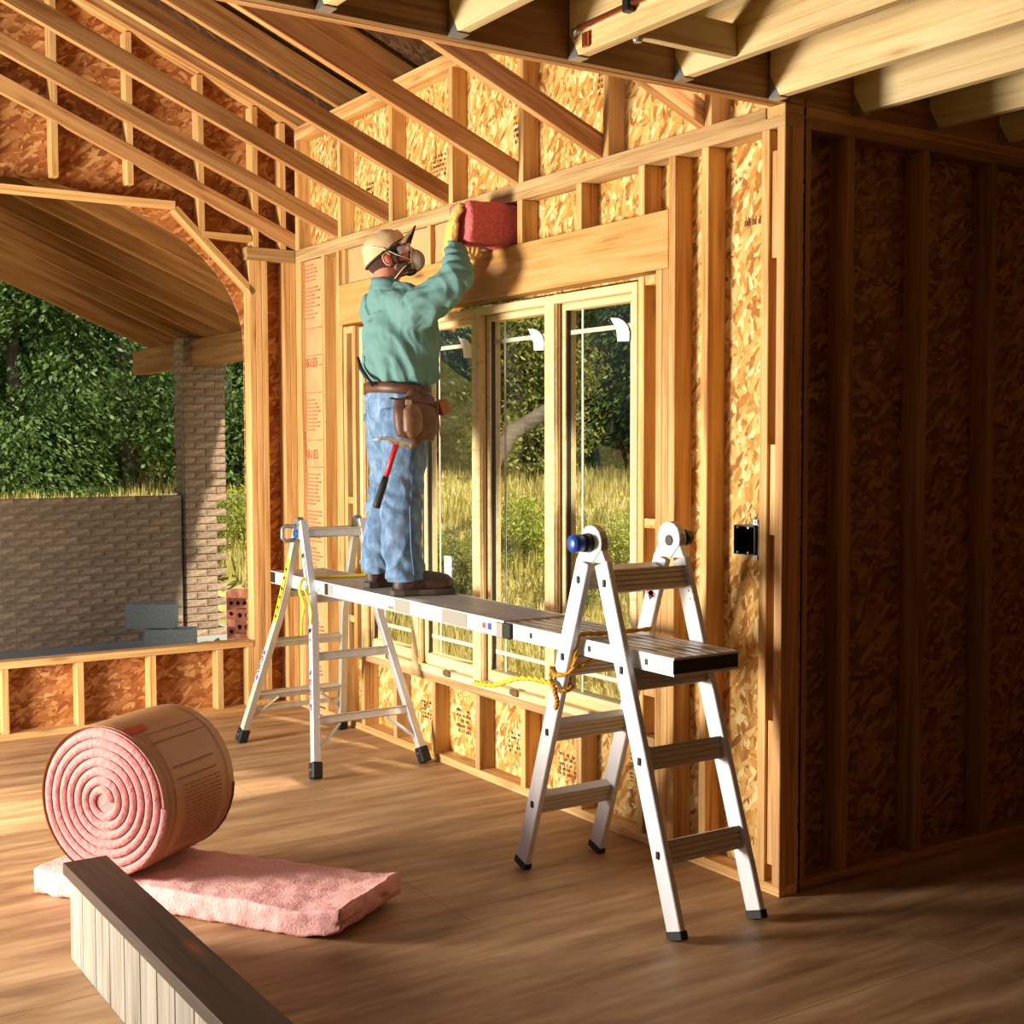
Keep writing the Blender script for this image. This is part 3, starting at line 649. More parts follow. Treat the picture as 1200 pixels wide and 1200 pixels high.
# ================================================================== LADDERS AND PLANK
def rail_plane_beam(name, p0, p1, w, t, mat, parent, side):
    """w across the climbing face direction, t along side"""
    a = (Vector(p1)-Vector(p0)).normalized(); m = MB(); m.beam(p0, p1, t, w, a.cross(Vector(side))); return m.build(name, mat, parent, None, .003)
def rung(name, p0, p1, parent, mat, slope):
    """ribbed rung seen from the side: flat tread with grooved front"""
    p0, p1 = Vector(p0), Vector(p1); m = MB(); u = Vector(slope)
    m.beam(p0, p1, .030, .070, u); f = u.cross((p1-p0).normalized())
    for s in (-1, 1):
        for k in (-.027, -.009, .009, .027): m.beam(p0+f*s*.0165+u*k, p1+f*s*.0165+u*k, .005, .011, u)
    m.beam(p0+u*.037, p1+u*.037, .042, .006, u)
    return m.build(name, mat, parent)
# ---- right ladder: folded A shape with hinge
RB = (3.745, -.40, 0)
lr = empty('folding_ladder', RB, 'white aluminium folding ladder with blue hinge knob nearest the camera', 'ladder')
AX, AZ = 3.745, 1.262; half = .445
for yy in (-.565, -.215):
    for s in (-1, 1):
        foot = (AX+s*(half), yy, .022); top = (AX+s*.052, yy, 1.195)
        rail_plane_beam('rail', foot, top, .072, .025, ALU, lr, (0, 1, 0))
        d = (Vector(top)-Vector(foot)).normalized()
        c = Vector(foot)-d*.0; MB().beam(c-d*.018, c+d*.012, .031, .078, d.cross(Vector((0, 1, 0)))).build('foot_pad', BLACK, lr, None, .003)
        # hinge plate
        hp = MB(); pts = [Vector((AX+s*.052, 0, 1.195))+Vector(d.cross(Vector((0, 1, 0))))*q for q in (-.036, .036)]
        y0, y1 = yy-.016+(0 if s < 0 else .004), yy+.012+(0 if s < 0 else .004)
        circ = [(AX+.062*math.cos(a), AZ+.062*math.sin(a)) for a in [math.radians(t) for t in range(-20, 201, 20)]]
        poly = [(p[0], y0, p[1]) for p in circ]+[(AX-.085 if s < 0 else AX-.012, y0, 1.195), (AX+.012 if s < 0 else AX+.085, y0, 1.195)]
        hp.prism(poly, (0, y1-y0, 0)).build('hinge_plate', ALU, lr, None, .002)
    kn = MB(); sg = -1 if yy < -.4 else 1
    kn.cyl((AX-.01, yy+sg*.012, AZ), (AX-.01, yy+sg*.05, AZ), .036, .030, 20).build('hinge_hub', BLACKP, lr)
    kb = MB().cyl((AX-.01, yy+sg*.05, AZ), (AX-.01, yy+sg*.088, AZ), .031, .029, 20).sphere((AX-.01, yy+sg*.086, AZ), (.029, .010, .029), 20, 8)
    kb.build('hinge_knob', BLUE if sg < 0 else BLACKP, lr)
    gr = MB().cyl((AX+.005, yy-sg*.014, AZ-.005), (AX+.005, yy-sg*.020, AZ-.005), .02, .02, 16); gr.build('hinge_pin', BLACKP, lr)
for s in (-1, 1):
    for z in (.262, .552, .843, 1.128):
        t = (z-.022)/(1.195-.022); x = AX+s*(half+(.052-half)*t); d = Vector((-s*(half-.052), 0, 1.173)).normalized()
        zr = .806 if abs(z-.843) < .01 else z; tr_ = (zr-.022)/(1.195-.022); xr = AX+s*(half+(.052-half)*tr_); rung('rung', (xr, -.552, zr), (xr, -.228, zr), lr, ALU2, d)
        MB().beam((x, -.5795, z-.013), (x, -.5795, z+.013), .018, .006, (0, 1, 0)).build('rivet_hole', BLACKP, lr, None, .004)
for i in range(8):
    MB().cyl((AX+.09+.008*(i//2)+.02*(i % 2), -.2285, 1.14-.028*(i//2)), (AX+.09+.008*(i//2)+.02*(i % 2), -.231, 1.14-.028*(i//2)), .004, n=8).build('rivet', STEEL, lr)
def on_rail(s, z, dx=0): 
    t = (z-.022)/(1.195-.022); return AX+s*(half+(.052-half)*t)+dx
dl = Vector((.393, 0, 1.173)).normalized()
mw = frame((on_rail(-1, 1.035, -.0), -.2285, 1.035), dl.cross(Vector((0, 1, 0)))*-1, dl)
wl = MB().box((-.030, -.075, 0), (.030, .065, .0006)).build('warning_label', WHITE, lr, None, 0, frame((on_rail(-1, 1.01), -.2285, 1.01), (dl.z, 0, -dl.x), dl))
MB().box((-.024, .040, .0008), (.024, .058, .0014)).build('red_band', REDP, wl, None, 0, frame((on_rail(-1, 1.01), -.2285, 1.01), (dl.z, 0, -dl.x), dl))
MB().prism([(-.012, -.060, .0008), (.012, -.060, .0008), (.012, -.045, .0008), (.02, -.045, .0008), (0, -.020, .0008), (-.02, -.045, .0008), (-.012, -.045, .0008)], (0, 0, .0006)).build('arrow_mark', BLACKP, wl, None, 0, frame((on_rail(-1, 1.01), -.2285, 1.01), (-dl.z, 0, dl.x), -dl))

# ---- left ladder: flared base, open A
LB = (1.21, -.36, 0)
ll = empty('folding_ladder', LB, 'white aluminium trestle ladder with black boots and yellow label, far end', 'ladder')
ALU_SHADE = aniso('shaded_aluminium', [(.3, 'b9b5a4'), (.7, 'cfcbbc')], (20, 20, 2), .45, bump=.02, metal=.3)  # shaded copy of the aluminium: shade on the far legs put into colour
def zx(s, z): return 1.21+s*(.03+(1.19-z)/1.19*.45)
def leg(s, side):   # side -1 front, +1 wall side
    pts = []
    yt, ym, yf = (-.525, -.555, -.665) if side < 0 else (-.195, -.185, -.085)
    pts = [(zx(s, 1.215), yt, 1.215), (zx(s, .86), (yt+ym)/2, .86), (zx(s, .72), ym, .72), (zx(s, .07), yf, .07)]
    m = MB()
    for a, b in zip(pts[:-1], pts[1:]):
        d = (Vector(b)-Vector(a)).normalized(); m.beam(a, Vector(b)+d*.004, .038, .038, Vector((0, 1, 0)).cross(d)*s)
    m.build('rail', ALU if s > 0 else ALU_SHADE, ll, None, .002)
    f = Vector(pts[-1]); d = (f-Vector(pts[-2])).normalized(); b = MB()
    b.beam(f-d*.012, f+d*.068, .054, .054, Vector((0, 1, 0)).cross(d)*s); b.build('rubber_boot', BLACK, ll, None, .006)
    MB().cyl(f+Vector((0, -.0268, .0))+d*.02, f+Vector((0, -.0295, 0))+d*.02, .006, n=10).build('bolt', STEEL, ll)
    return pts
def ly(side, z):
    if side < 0: return -.525-.03*(1.215-z)/.495 if z > .72 else -.555-.11*(.72-z)/.65
    return -.195+.01*(1.215-z)/.495 if z > .72 else -.185+.10*(.72-z)/.65
for s in (1, -1):
    for sd in (-1, 1): leg(s, sd)
    for z in (1.150, .83, .555, .262):
        d = Vector((-s*.45, 0, 1.19)).normalized()
        p0 = Vector((zx(s, z), ly(-1, z)+.012, z)); p1 = Vector((zx(s, z), ly(1, z)-.012, z)); m = MB()
        m.beam(p0, p1, .026, .036, d); m.beam(p0+d*.018, p1+d*.02, .042, .006, d)
        m.build('rung', ALU if s > 0 else ALU_SHADE, ll, None, .002)
    # lower spreader bar and knee braces
    zb = .235 if s > 0 else .240
    if s > 0:
        for sd in (-1, 1):
            a = Vector((zx(s, .248), ly(sd, .248)-sd*.13, .240)); b = Vector((zx(s, .10)-.004, ly(sd, .10)-sd*.0, .115))
            MB().beam(a, b, .012, .022, (1, 0, .3)).build('knee_brace', ALU, ll, None, .002)
    else:
        MB().beam((zx(s, .17)+.01, ly(-1, .19)+.01, .19), (zx(s, .17)+.01, ly(1, .19)-.01, .19), .014, .024, (0, 0, 1)).build('spreader_bar', ALU_SHADE, ll)
        for sd in (-1, 1):
            a = Vector((zx(s, .26)+.005, ly(sd, .25)-sd*.14, .25)); b = Vector((zx(s, .09), ly(sd, .09), .11))
            MB().beam(a, b, .012, .022, (1, 0, .3)).build('knee_brace', ALU_SHADE, ll, None, .002)
HX = 1.21
for sd, yt in ((-1, -.525), (1, -.195)):
    # grey pivot bracket with J-shaped lock handle
    g = MB(); g.prism([(HX-.055, yt-.020, 1.12), (HX+.02, yt-.020, 1.12), (HX+.03, yt-.020, 1.20), (HX-.01, yt-.020, 1.235), (HX-.055, yt-.020, 1.22)], (0, .036, 0))
    g.build('pivot_bracket', plain('cast_grey_metal', '8d8b86', .45, .6), ll, None, .003)
    MB().cyl((HX-.012, yt-.03, 1.150), (HX-.012, yt+.03, 1.150), .022, n=14).build('pivot_bush', BLUE, ll)
    h = MB().tube([(HX-.02, yt-.02, 1.185), (HX-.02, yt-.075, 1.190), (HX-.022, yt-.092, 1.178), (HX-.024, yt-.092, 1.130), (HX-.02, yt-.075, 1.112), (HX-.015, yt-.03, 1.118)], .011, 8) if sd < 0 else MB().tube([(HX, yt+.02, 1.185), (HX, yt+.06, 1.19), (HX, yt+.062, 1.13)], .010, 8)
    h.build('lock_handle', plain('grey_handle_metal', '9a9893', .4, .6), ll)
# labels on the rails
def label_strip(nm, s, sd, z0, z1, w, mat, face='out', off=.0335):
    """flat strip on the wide +X/-X face... laid on the camera-facing (-Y) flank of a rail"""
    z = (z0+z1)/2; d = (Vector((zx(s, z1), ly(sd, z1), z1))-Vector((zx(s, z0), ly(sd, z0), z0))).normalized()
    xd = d.cross(Vector((0, 1, 0))).normalized()   # across the rail, in X-Z
    if xd.x < 0: xd = -xd
    c = Vector((zx(s, z), ly(sd, z)-.0196, z)); L = (z1-z0)/max(d.z, .1)
    fm = frame(c, xd, d)
    o = MB().box((-w/2, -L/2, 0), (w/2, L/2, .0007)).build(nm, mat, ll, None, 0, fm); return o, fm, L
o, fm, L = label_strip('yellow_caution_label', -1, -1, .62, 1.04, .032, YELLOW)
for k, q in enumerate((-.14, -.09, -.03, .02, .08, .13)): MB().box((-.010, q, .0009), (.010, q+.018, .0013)).build('print_block', BLACKP, o, None, 0, fm)
for s, z0, z1 in ((-1, .345, .535), (1, .30, .52)):
    o, fm, L = label_strip('maker_label', s, -1, z0, z1, .030, WHITE)
    for sg in (-1, 1): MB().prism([(-.015, sg*L/2*.6, .0009), (.015, sg*L/2*.6, .0009), (0, sg*L/2, .0009)], (0, 0, .0006)).build('blue_tip', BLUEP, o, None, 0, fm)
    text_obj('lettering', 'WERNER', .036, fm @ Matrix.Translation((0, 0, .0014)) @ Matrix.Rotation(PI/2, 4, 'Z'), plain('navy_print', '1a2358', .5), o, .0004, .78, .0011)
o, fm, L = label_strip('warning_label', 1, -1, .58, .70, .030, WHITE)
MB().box((-.015, .035, .0009), (.015, .058, .0014)).build('dark_band', BLACKP, o, None, 0, fm)
MB().cyl((0, 0, .0002), (0, 0, .0014), .011, n=16).build('red_circle', REDP, o, None, 0, fm)
o, fm, L = label_strip('data_label', 1, -1, .92, 1.06, .022, WHITE)
MB().box((-.011, .045, .0009), (.011, .068, .0014)).build('dark_band', BLACKP, o, None, 0, fm)
for k in range(5): MB().box((-.008, -.06+k*.018, .0009), (.008, -.054+k*.018, .0012)).build('print_line', plain('pale_print', '9aa0a0', .6), o, None, 0, fm)

# ---- extension plank resting on the two ladders
A0 = Vector((.80, -.366, .926)); A1 = Vector((4.135, -.391, .914)); da = (A1-A0).normalized(); sdv = Vector((0, 0, 1)).cross(da).normalized(); upn = da.cross(sdv)
def pk(u, v, w): return A0+da*u+sdv*v+upn*w
pkx = empty('work_plank', A0, 'grey ribbed aluminium extension plank spanning the two ladders', 'plank')
def pbox(m, u0, u1, v0, v1, w0, w1):
    return m.add([pk(u, v, w) for w in (w0, w1) for (u, v) in ((u0, v0), (u1, v0), (u1, v1), (u0, v1))], [(3,2,1,0),(4,5,6,7),(0,1,5,4),(1,2,6,5),(2,3,7,6),(3,0,4,7)])
split = 2.325; Lp = (A1-A0).length
m = MB(); pbox(m, 0, split, -.148, .148, -.010, -.004)
for i in range(14): v = -.144+i*.0212; pbox(m, 0, split, v, v+.0115, -.004, 0)
m.build('outer_deck', DECKM, pkx)
m = MB(); pbox(m, split-.3, Lp-.004, -.134, .134, -.020, -.014)
for i in range(6): v = -.131+i*.0465; pbox(m, split-.1, Lp-.004, v, v+.028, -.014, -.006)
m.build('inner_deck', aniso('plank_deck_metal_light', [(.3, 'b0a69b'), (.7, 'cfc7bc')], (3, 40, 3), .36, metal=.2), pkx)
for v0, v1 in ((-.153, -.148), (.148, .153)):
    m = MB(); pbox(m, 0, split, v0, v1, -.066, .001); m.build('outer_side_rail', ALU, pkx, None, .001)
for v0, v1 in ((-.143, -.134), (.134, .143)):
    m = MB(); pbox(m, split-.3, Lp-.004, v0, v1, -.066, -.005); m.build('inner_side_rail', ALU, pkx, None, .001)
m = MB()
for v0, v1 in ((-.153, -.148), (.148, .153)): pbox(m, 0, split, v0+(.0 if v0 < 0 else -.02), v1+(.02 if v0 < 0 else 0), -.066, -.062)
m.build('outer_bottom_flange', ALU, pkx)
for u0, u1, mat in ((0, .06, BLACKP), (.685, .725, BLACKP), (.725, .78, plain('grey_tape3', '8f8f90', .5)), (1.424, 1.566, plain('grey_tape', '908b80', .5)), (1.847, 2.047, plain('grey_tape2', '908b80', .5))):
    m = MB(); pbox(m, u0, u1, -.1545, -.153, -.060, -.004); m.build('side_band', mat, pkx)
m = MB(); pbox(m, 1.57, 1.84, -.1542, -.153, -.058, -.006); m.build('white_side_label', WHITE, pkx)
m = MB(); pbox(m, 1.36, 1.41, -.1552, -.1543, -.054, -.044); m.build('orange_mark', plain('orange_print', 'd9682a', .6), pkx)
m = MB(); pbox(m, split-.27, split-.10, -.1545, -.153, -.056, -.008); m.build('white_side_label', WHITE, pkx)
m = MB(); pbox(m, split-.155, split-.13, -.1553, -.1546, -.044, -.022); m.build('red_spot', REDP, pkx)
m = MB(); pbox(m, split-.115, split-.09, -.1553, -.1546, -.046, -.020); m.build('blue_spot', BLUEP, pkx)
m = MB(); pbox(m, split-.05, split-.002, -.158, -.153, -.070, -.008); m.build('metal_bracket', STEEL, pkx, None, .004)
for v0, v1 in ((-.156, -.146), (.146, .156)): m = MB(); pbox(m, split, split+.05, v0, v1, -.068, -.006); m.build('black_end_guide', BLACKP, pkx, None, .003)
for u in (2.866, 3.186): 
    m = MB(); pbox(m, u, u+.016, -.1445, -.143, -.046, -.026); m.build('side_hole', BLACKP, pkx)
m = MB(); pbox(m, 2.494, 2.510, -.1445, -.143, -.046, -.026); m.build('side_hole', BLACKP, pkx)
m = MB(); pbox(m, Lp-.004, Lp, -.143, .143, -.012, -.004); pbox(m, Lp-.004, Lp, -.143, .143, -.066, -.058); m.build('end_trim', ALU, pkx)
m = MB(); pbox(m, Lp-.012, Lp-.003, -.138, .138, -.058, -.012); m.build('end_cap', BLACKP, pkx)
m = MB(); pbox(m, 0, .01, -.137, .137, -.062, -.010); m.build('end_cap', BLACKP, pkx)

# ---- ropes
def rope(name, pts, r, mat, lab, strands=True):
    # smooth path (Catmull-Rom) with a two-strand twist
    P_ = [Vector(p) for p in pts]; Q = []
    for i in range(len(P_)-1):
        a, b, c, d = P_[max(i-1, 0)], P_[i], P_[i+1], P_[min(i+2, len(P_)-1)]
        for k in range(10):
            t = k/10; Q.append(.5*((2*b)+(c-a)*t+(2*a-5*b+4*c-d)*t*t+(3*b-a-3*c+d)*t**3))
    Q.append(P_[-1]); m = MB()
    if not strands: m.tube(Q, r, 8)
    else:
        for ph in (0, PI):
            S = []
            for i, q in enumerate(Q):
                a = (Q[min(i+1, len(Q)-1)]-Q[max(i-1, 0)]).normalized(); u = a.orthogonal().normalized(); w = a.cross(u); an = i*.9+ph
                S.append(q+(u*math.cos(an)+w*math.sin(an))*r*.45)
            m.tube(S, r*.62, 6)
    return tag(m.build(name, mat, None), lab, 'rope')
xl_, xr_ = zx(1, .93), 0
rope('rope', [(1.36, -.20, .933), (1.34, -.35, .933), (1.33, -.50, .935), (1.34, -.572, .93), (1.355, -.598, .90), (1.36, -.60, .86), (1.375, -.592, .83), (1.37, -.585, .79), (1.40, -.612, .72), (1.38, -.605, .66)], .0075, ROPEY, 'bright yellow cord lashed over the plank at the trestle ladder', False)
rope('rope', [(1.36, -.575, .90), (1.375, -.56, .855), (1.42, -.60, .885), (1.47, -.605, .84), (1.49, -.60, .78), (1.48, -.60, .72)], .006, ROPEY, 'loose yellow cord end hanging in a loop beside the trestle ladder leg', False)
rope('rope', [(1.36, -.56, .855), (1.37, -.40, .847), (1.37, -.2, .85)], .007, ROPEO, 'golden cord passing beneath the plank at the trestle ladder', False)
ox = on_rail(-1, .80)
def lr_pt(dx, y, z): return (on_rail(-1, z)+dx, y, z)
rope('rope', [(3.66, -.24, .926), (3.65, -.45, .926), (3.64, -.540, .926), (3.625, -.548, .89), lr_pt(.055, -.565, .80), lr_pt(.0, -.590, .775), lr_pt(-.05, -.570, .79), lr_pt(-.046, -.54, .76), lr_pt(.05, -.545, .735), lr_pt(.048, -.588, .72), lr_pt(-.01, -.595, .74), lr_pt(-.04, -.588, .80)],
     .009, ROPEO, 'golden twisted rope tying the plank to the nearer ladder')
rope('rope', [lr_pt(-.0, -.598, .745), lr_pt(.03, -.605, .72), lr_pt(.05, -.60, .685), lr_pt(.045, -.597, .655)], .010, ROPEO, 'short knotted rope end hanging on the nearer ladder leg')
rope('rope', [lr_pt(.0, -.60, .745), lr_pt(-.08, -.62, .75), lr_pt(-.17, -.64, .74), lr_pt(-.28, -.65, .70), lr_pt(-.36, -.66, .69), lr_pt(-.41, -.665, .69)], .010, ROPEY, 'knotted yellow rope tail sticking out left from the nearer ladder')
rope('rope', [(3.60, -.53, .80), (3.66, -.48, .842), (3.68, -.36, .838), (3.66, -.27, .846)], .008, ROPEO, 'golden rope running underneath the plank at the nearer ladder', False)

# ================================================================== INSULATION, BOX, PIPE, LUMBER
def fibre(name, org, ua, va, wa, nu, nv, nw, mat, amp, seed, parent=None, curl=None, rnd=.012):
    """soft batt: subdivided block with ragged, rounded surfaces"""
    bm = bmesh.new(); org, ua, va, wa = Vector(org), Vector(ua), Vector(va), Vector(wa); idx = {}
    def P_(i, j, k):
        key = (i, j, k)
        if key not in idx:
            u, v, w = i/nu, j/nv, k/nw
            q = org+ua*u+va*v+wa*w
            eu = min(u, 1-u)*ua.length; ev = min(v, 1-v)*va.length; ew = min(w, 1-w)*wa.length
            s = sorted((eu, ev, ew)); cen = org+(ua+va+wa)*.5
            if s[1] < rnd*1.5: q += ((org+ua*.5+va*.5+wa*.5)-q).normalized()*(rnd*1.5-s[1])*.5
            nn = Vector((noise.noise(q*16+Vector((seed, 0, 0))), noise.noise(q*16+Vector((0, seed, 3))), noise.noise(q*16+Vector((5, 1, seed)))))
            n2 = Vector((noise.noise(q*55+Vector((seed, 9, 0))), noise.noise(q*55+Vector((7, seed, 3))), noise.noise(q*55+Vector((5, 1, seed)))))
            q = q+nn*amp+n2*amp*.45
            if curl: q = curl(q, u, v, w)
            idx[key] = bm.verts.new(q)
        return idx[key]
    for k in (0, nw):
        for i in range(nu):
            for j in range(nv): bm.faces.new((P_(i, j, k), P_(i+1, j, k), P_(i+1, j+1, k), P_(i, j+1, k)))
    for j in (0, nv):
        for i in range(nu):
            for k in range(nw): bm.faces.new((P_(i, j, k), P_(i+1, j, k), P_(i+1, j, k+1), P_(i, j, k+1)))
    for i in (0, nu):
        for j in range(nv):
            for k in range(nw): bm.faces.new((P_(i, j, k), P_(i, j+1, k), P_(i, j+1, k+1), P_(i, j, k+1)))
    bmesh.ops.recalc_face_normals(bm, faces=bm.faces)
    for f in bm.faces: f.smooth = True
    me = bpy.data.meshes.new(name); bm.to_mesh(me); bm.free(); me.materials.append(mat)
    o = bpy.data.objects.new(name, me); return link(o, parent)
DV = Vector((.828, .56, 0)); NV = Vector((-.56, .828, 0))
rc = Vector((2.594, -1.67, .365))     # far end centre of the roll
rollE = empty('insulation_roll', (rc.x, rc.y, 0), 'kraft-faced roll of pink insulation partly unrolled on the floor', 'insulation roll')
rr_ = .270; wR = .41
rm = MB(); K = 72; n2 = 6; V = []
for k in range(n2+1):
    for i in range(K):
        a = 2*PI*i/K; r = rr_*(1+.006*noise.noise(Vector((math.cos(a)*2, math.sin(a)*2, k*.6))))-(.006 if k in (0, n2) else 0)
        r += .008*max(0, math.sin(a*1.0+.4))**4*(k/n2-.5)
        V.append(rc-NV*wR*(1-k/n2)+DV*math.cos(a)*r+Vector((0, 0, 1))*math.sin(a)*r)
rm.add(V, [(k*K+i, k*K+(i+1) % K, (k+1)*K+(i+1) % K, (k+1)*K+i) for k in range(n2) for i in range(K)], True)
rm.build('kraft_facing', KRAFTD, rollE)
def spiral(face_c, nsgn):
    m = MB(); turns = 7; V = []; npt = 240
    for i in range(npt):
        t = i/(npt-1); a = t*turns*2*PI; r = .03+t*(rr_-.04)
        for dr, h in ((-.014, 0.004), (0, .016), (.014, .004)):
            V.append(face_c+DV*math.cos(a)*(r+dr)+Vector((0, 0, 1))*math.sin(a)*(r+dr)+NV*nsgn*(h-.012))
    m.add(V, [(3*i+j, 3*i+j+1, 3*i+4+j, 3*i+3+j) for i in range(npt-1) for j in (0, 1)], True); return m
for fc, sg in ((rc, 1), (rc-NV*wR, -1)):
    m = spiral(fc, sg); b = len(m.v); m.add([fc+DV*math.cos(2*PI*i/40)*(rr_-.006)+Vector((0, 0, 1))*math.sin(2*PI*i/40)*(rr_-.006)-NV*sg*.012 for i in range(40)], [tuple(range(40))])
    m.build('spiral_end', PINKR, rollE)
def roll_pt(a, w, r=rr_+.0035): return rc-NV*w+DV*math.cos(a)*r+Vector((0, 0, 1))*math.sin(a)*r
pm = MB(); rk = random.Random(4)
def arcstrip(m, a0, a1, w0, w1, n=8):
    V = []
    for i in range(n+1):
        a = a0+(a1-a0)*i/n; V += [roll_pt(a, w0), roll_pt(a, w1)]
    m.add(V, [(2*i, 2*i+1, 2*i+3, 2*i+2) for i in range(n)])
for w0 in (.045, .35, .375): arcstrip(pm, -1.1, 1.5, w0, w0+.004, 24)
for a, h in ((1.02, .01), (.86, .012), (-.9, .01)): arcstrip(pm, a, a+h, .05, .35, 2)
for a, h in ((.46, .022), (.30, .020)): arcstrip(pm, a, a+h, .10, .33, 2)
for i in range(17):
    a = .20-i*.052; w = .09
    while w < .29:
        l = rk.uniform(.012, .04); arcstrip(pm, a, a+.016, w, min(.30, w+l), 1); w += l+.006
o = pm.build('printed_text', plain('red_print_faded', '8f4a34', .6), rollE); o['kind'] = 'stuff'
rm2 = MB(); 
for w0, w1 in ((.36, .26),): arcstrip(rm2, 1.12, 1.24, .30, .41, 3)
rm2.build('red_mark', REDP, rollE)
E0 = Vector((3.62, -1.481, 0)); LB_ = 1.27
def curl(q, u, v, w):
    lift = .022*max(0, (u-.86)/.14)**2*(1.2-.3*v); q.z += lift
    if w < .5: q.z += .010*max(0, (u-.9)/.1)
    return q
fibre('unrolled_batt', E0-DV*LB_+Vector((0, 0, .004)), DV*LB_, NV*.43, Vector((0, 0, .088)), 110, 36, 8, PINK, .007, 3, rollE, curl)

# piece of batt being pushed into the bay above the header
hb = fibre('insulation_batt', (2.17, -.215, 2.503), (0, .285, 0), (.19, 0, 0), (0, 0, .186), 18, 12, 12, PINKD, .011, 9)
tag(hb, 'folded pink insulation piece pushed between studs by the worker', 'insulation')
# faced batt in the corner bay
def kraft_batt(x0, x1, z0, z1, lab, group=None, seed=1, txt=True, y=.012):
    e = empty('insulation_batt', ((x0+x1)/2, .04, z0), lab, 'insulation', group)
    nu, nv = 10, max(6, int((z1-z0)*26)); V = []
    for j in range(nv+1):
        for i in range(nu+1):
            u = i/nu; x = x0+(x1-x0)*u; z = z0+(z1-z0)*j/nv
            V.append((x, y+.012-.020*math.sin(PI*u)**.5+.007*noise.noise(Vector((x*14, z*9, seed))), z))
    m = MB(); m.add(V, [(j*(nu+1)+i, j*(nu+1)+i+1, (j+1)*(nu+1)+i+1, (j+1)*(nu+1)+i) for j in range(nv) for i in range(nu)], True)
    m.build('kraft_facing', KRAFT, e)
    MB().box((x0+.004, y+.03, z0+.004), (x1-.004, D-.002, z1-.004)).build('fibre_core', PINK, e)
    if txt:
        pr = MB(); rk = random.Random(seed); z = z0+.1; xa, xb = x0+.03, x1-.02
        while z < z1-.05:
            seg = 0 if any(abs(z+.11-t) < .16 for t in (2.08, 1.54)) else 1
            if seg:
                for q in range(9):
                    if z+q*.022 < z1-.03: pr.box((xa, y-.0135, z+q*.022), (xa+(xb-xa)*rk.uniform(.5, .95), y-.0125, z+q*.022+.007))
                z += .22
            else:
                pr.box((xa, y-.0135, z), (xb, y-.0125, z+.004)); pr.box((xa, y-.0135, z+.16), (xb, y-.0125, z+.164)); z += .22
        o = pr.build('printed_lines', plain('red_print_kraft', 'b9754c', .7), e); o['kind'] = 'stuff'
    return e
kb_ = kraft_batt(.082, .356, .045, 2.688, 'kraft-faced insulation batt in the corner bay left of the worker', seed=2)
for z in (2.08, 1.54):
    text_obj('lettering', 'R-13', .078, frame((.215, -.011, z), (1, 0, 0), (0, 0, 1)), REDP, kb_, .0004)
for x0, x1 in ((.672, 1.196), (1.242, 1.596), (1.642, 2.160)):
    kraft_batt(x0, x1, 2.505, 2.690, {0: 'short kraft-faced insulation piece above the header, left of the cap', 1: 'short kraft-faced insulation piece above the header, behind the cap brim', 2: 'short kraft-faced insulation piece above the header, beside the gloves'}[0 if x0 < 1 else (1 if x0 < 1.5 else 2)], seed=int(x0*10), txt=False)

# ---- electrical box on the right stud
eb = empty('electrical_box', (3.93, .02, 1.25), 'black square electrical box mounted on the right stud', 'electrical box')
m = MB(); x0, x1, z0, z1 = 3.850, 3.958, 1.205, 1.310; y0, y1 = -.012, .055
m.box((x0, y1-.004, z0), (x1, y1, z1))
for lo, hi in (((x0, y0, z0), (x0+.004, y1, z1)), ((x1-.004, y0, z0), (x1, y1, z1)), ((x0, y0, z0), (x1, y1, z0+.004)), ((x0, y0, z1-.004), (x1, y1, z1))): m.box(lo, hi)
m.build('box_shell', BLACKP, eb)
for z in (1.188, 1.314): MB().box((3.940, -.003, z), (3.960, .012, z+.018)).cyl((3.95, -.006, z+.009), (3.95, .0, z+.009), .005, n=8).build('nail_tab', STEEL, eb)
for x in (3.870, 3.925):
    for z in (1.213, 1.302): MB().cyl((x, -.014, z), (x, -.006, z), .004, n=8).build('screw_boss', STEEL, eb)
MB().box((3.962, -.001, 1.20), (3.964, .045, 1.32)).build('side_bracket', STEEL, eb)

# ---- copper pipe along the third joist
cp = empty('copper_pipe', (4.3, -.93, H+.07), 'copper pipe with black clip running along a ceiling joist', 'pipe')
yj = -.915
MB().tube([(4.155, yj-.014, H+.073), (4.9, yj-.014, H+.080), (6.2, yj-.014, H+.09), (9.2, yj-.014, H+.10)], .0085, 12).build('pipe', COPPER, cp)
MB().tube([(4.110, yj+.012, H+.058), (4.125, yj-.012, H+.066), (4.155, yj-.014, H+.073)], .010, 12).build('elbow_joint', STEEL, cp)
MB().box((4.375, yj-.028, H+.055), (4.405, yj-.0005, H+.10)).build('pipe_clip', BLACKP, cp, None, .003)
MB().box((4.165, yj-.014, H+.012), (4.19, yj-.001, H+.055)).build('copper_strap', COPPER, cp, None, .002)
tag(MB().tube([(4.36, -.872, H-.002), (4.36, -.872, H-.012)], [.016, .012], 12).build('pipe_stub', STEEL, None), 'small silver stub end poking out below the pipe joist', 'pipe fitting')

# ---- foreground timber at the lower left
fb = bxl('timber_board', (3.22, -2.245, .262), (6.6, -2.108, .300), OLDW); tag(fb, 'dark brown knotty board in the lower left foreground', 'board')
ct = empty('wooden_crate', (4.2, -2.18, 0), 'pale weathered wooden crate under the dark foreground board', 'crate')
for i in range(24):
    x = 3.25+i*.140; bxl('slat', (x, -2.232, 0), (x+.135, -2.214, .261), PALEW, ct)
for z in (.03, .2): bxl('rail', (3.25, -2.213, z), (6.55, -2.185, z+.05), PALEW, ct)
for i in range(12):
    x = 3.25+i*.28; bxl('slat', (x, -2.135, 0), (x+.135, -2.117, .261), PALEW, ct)

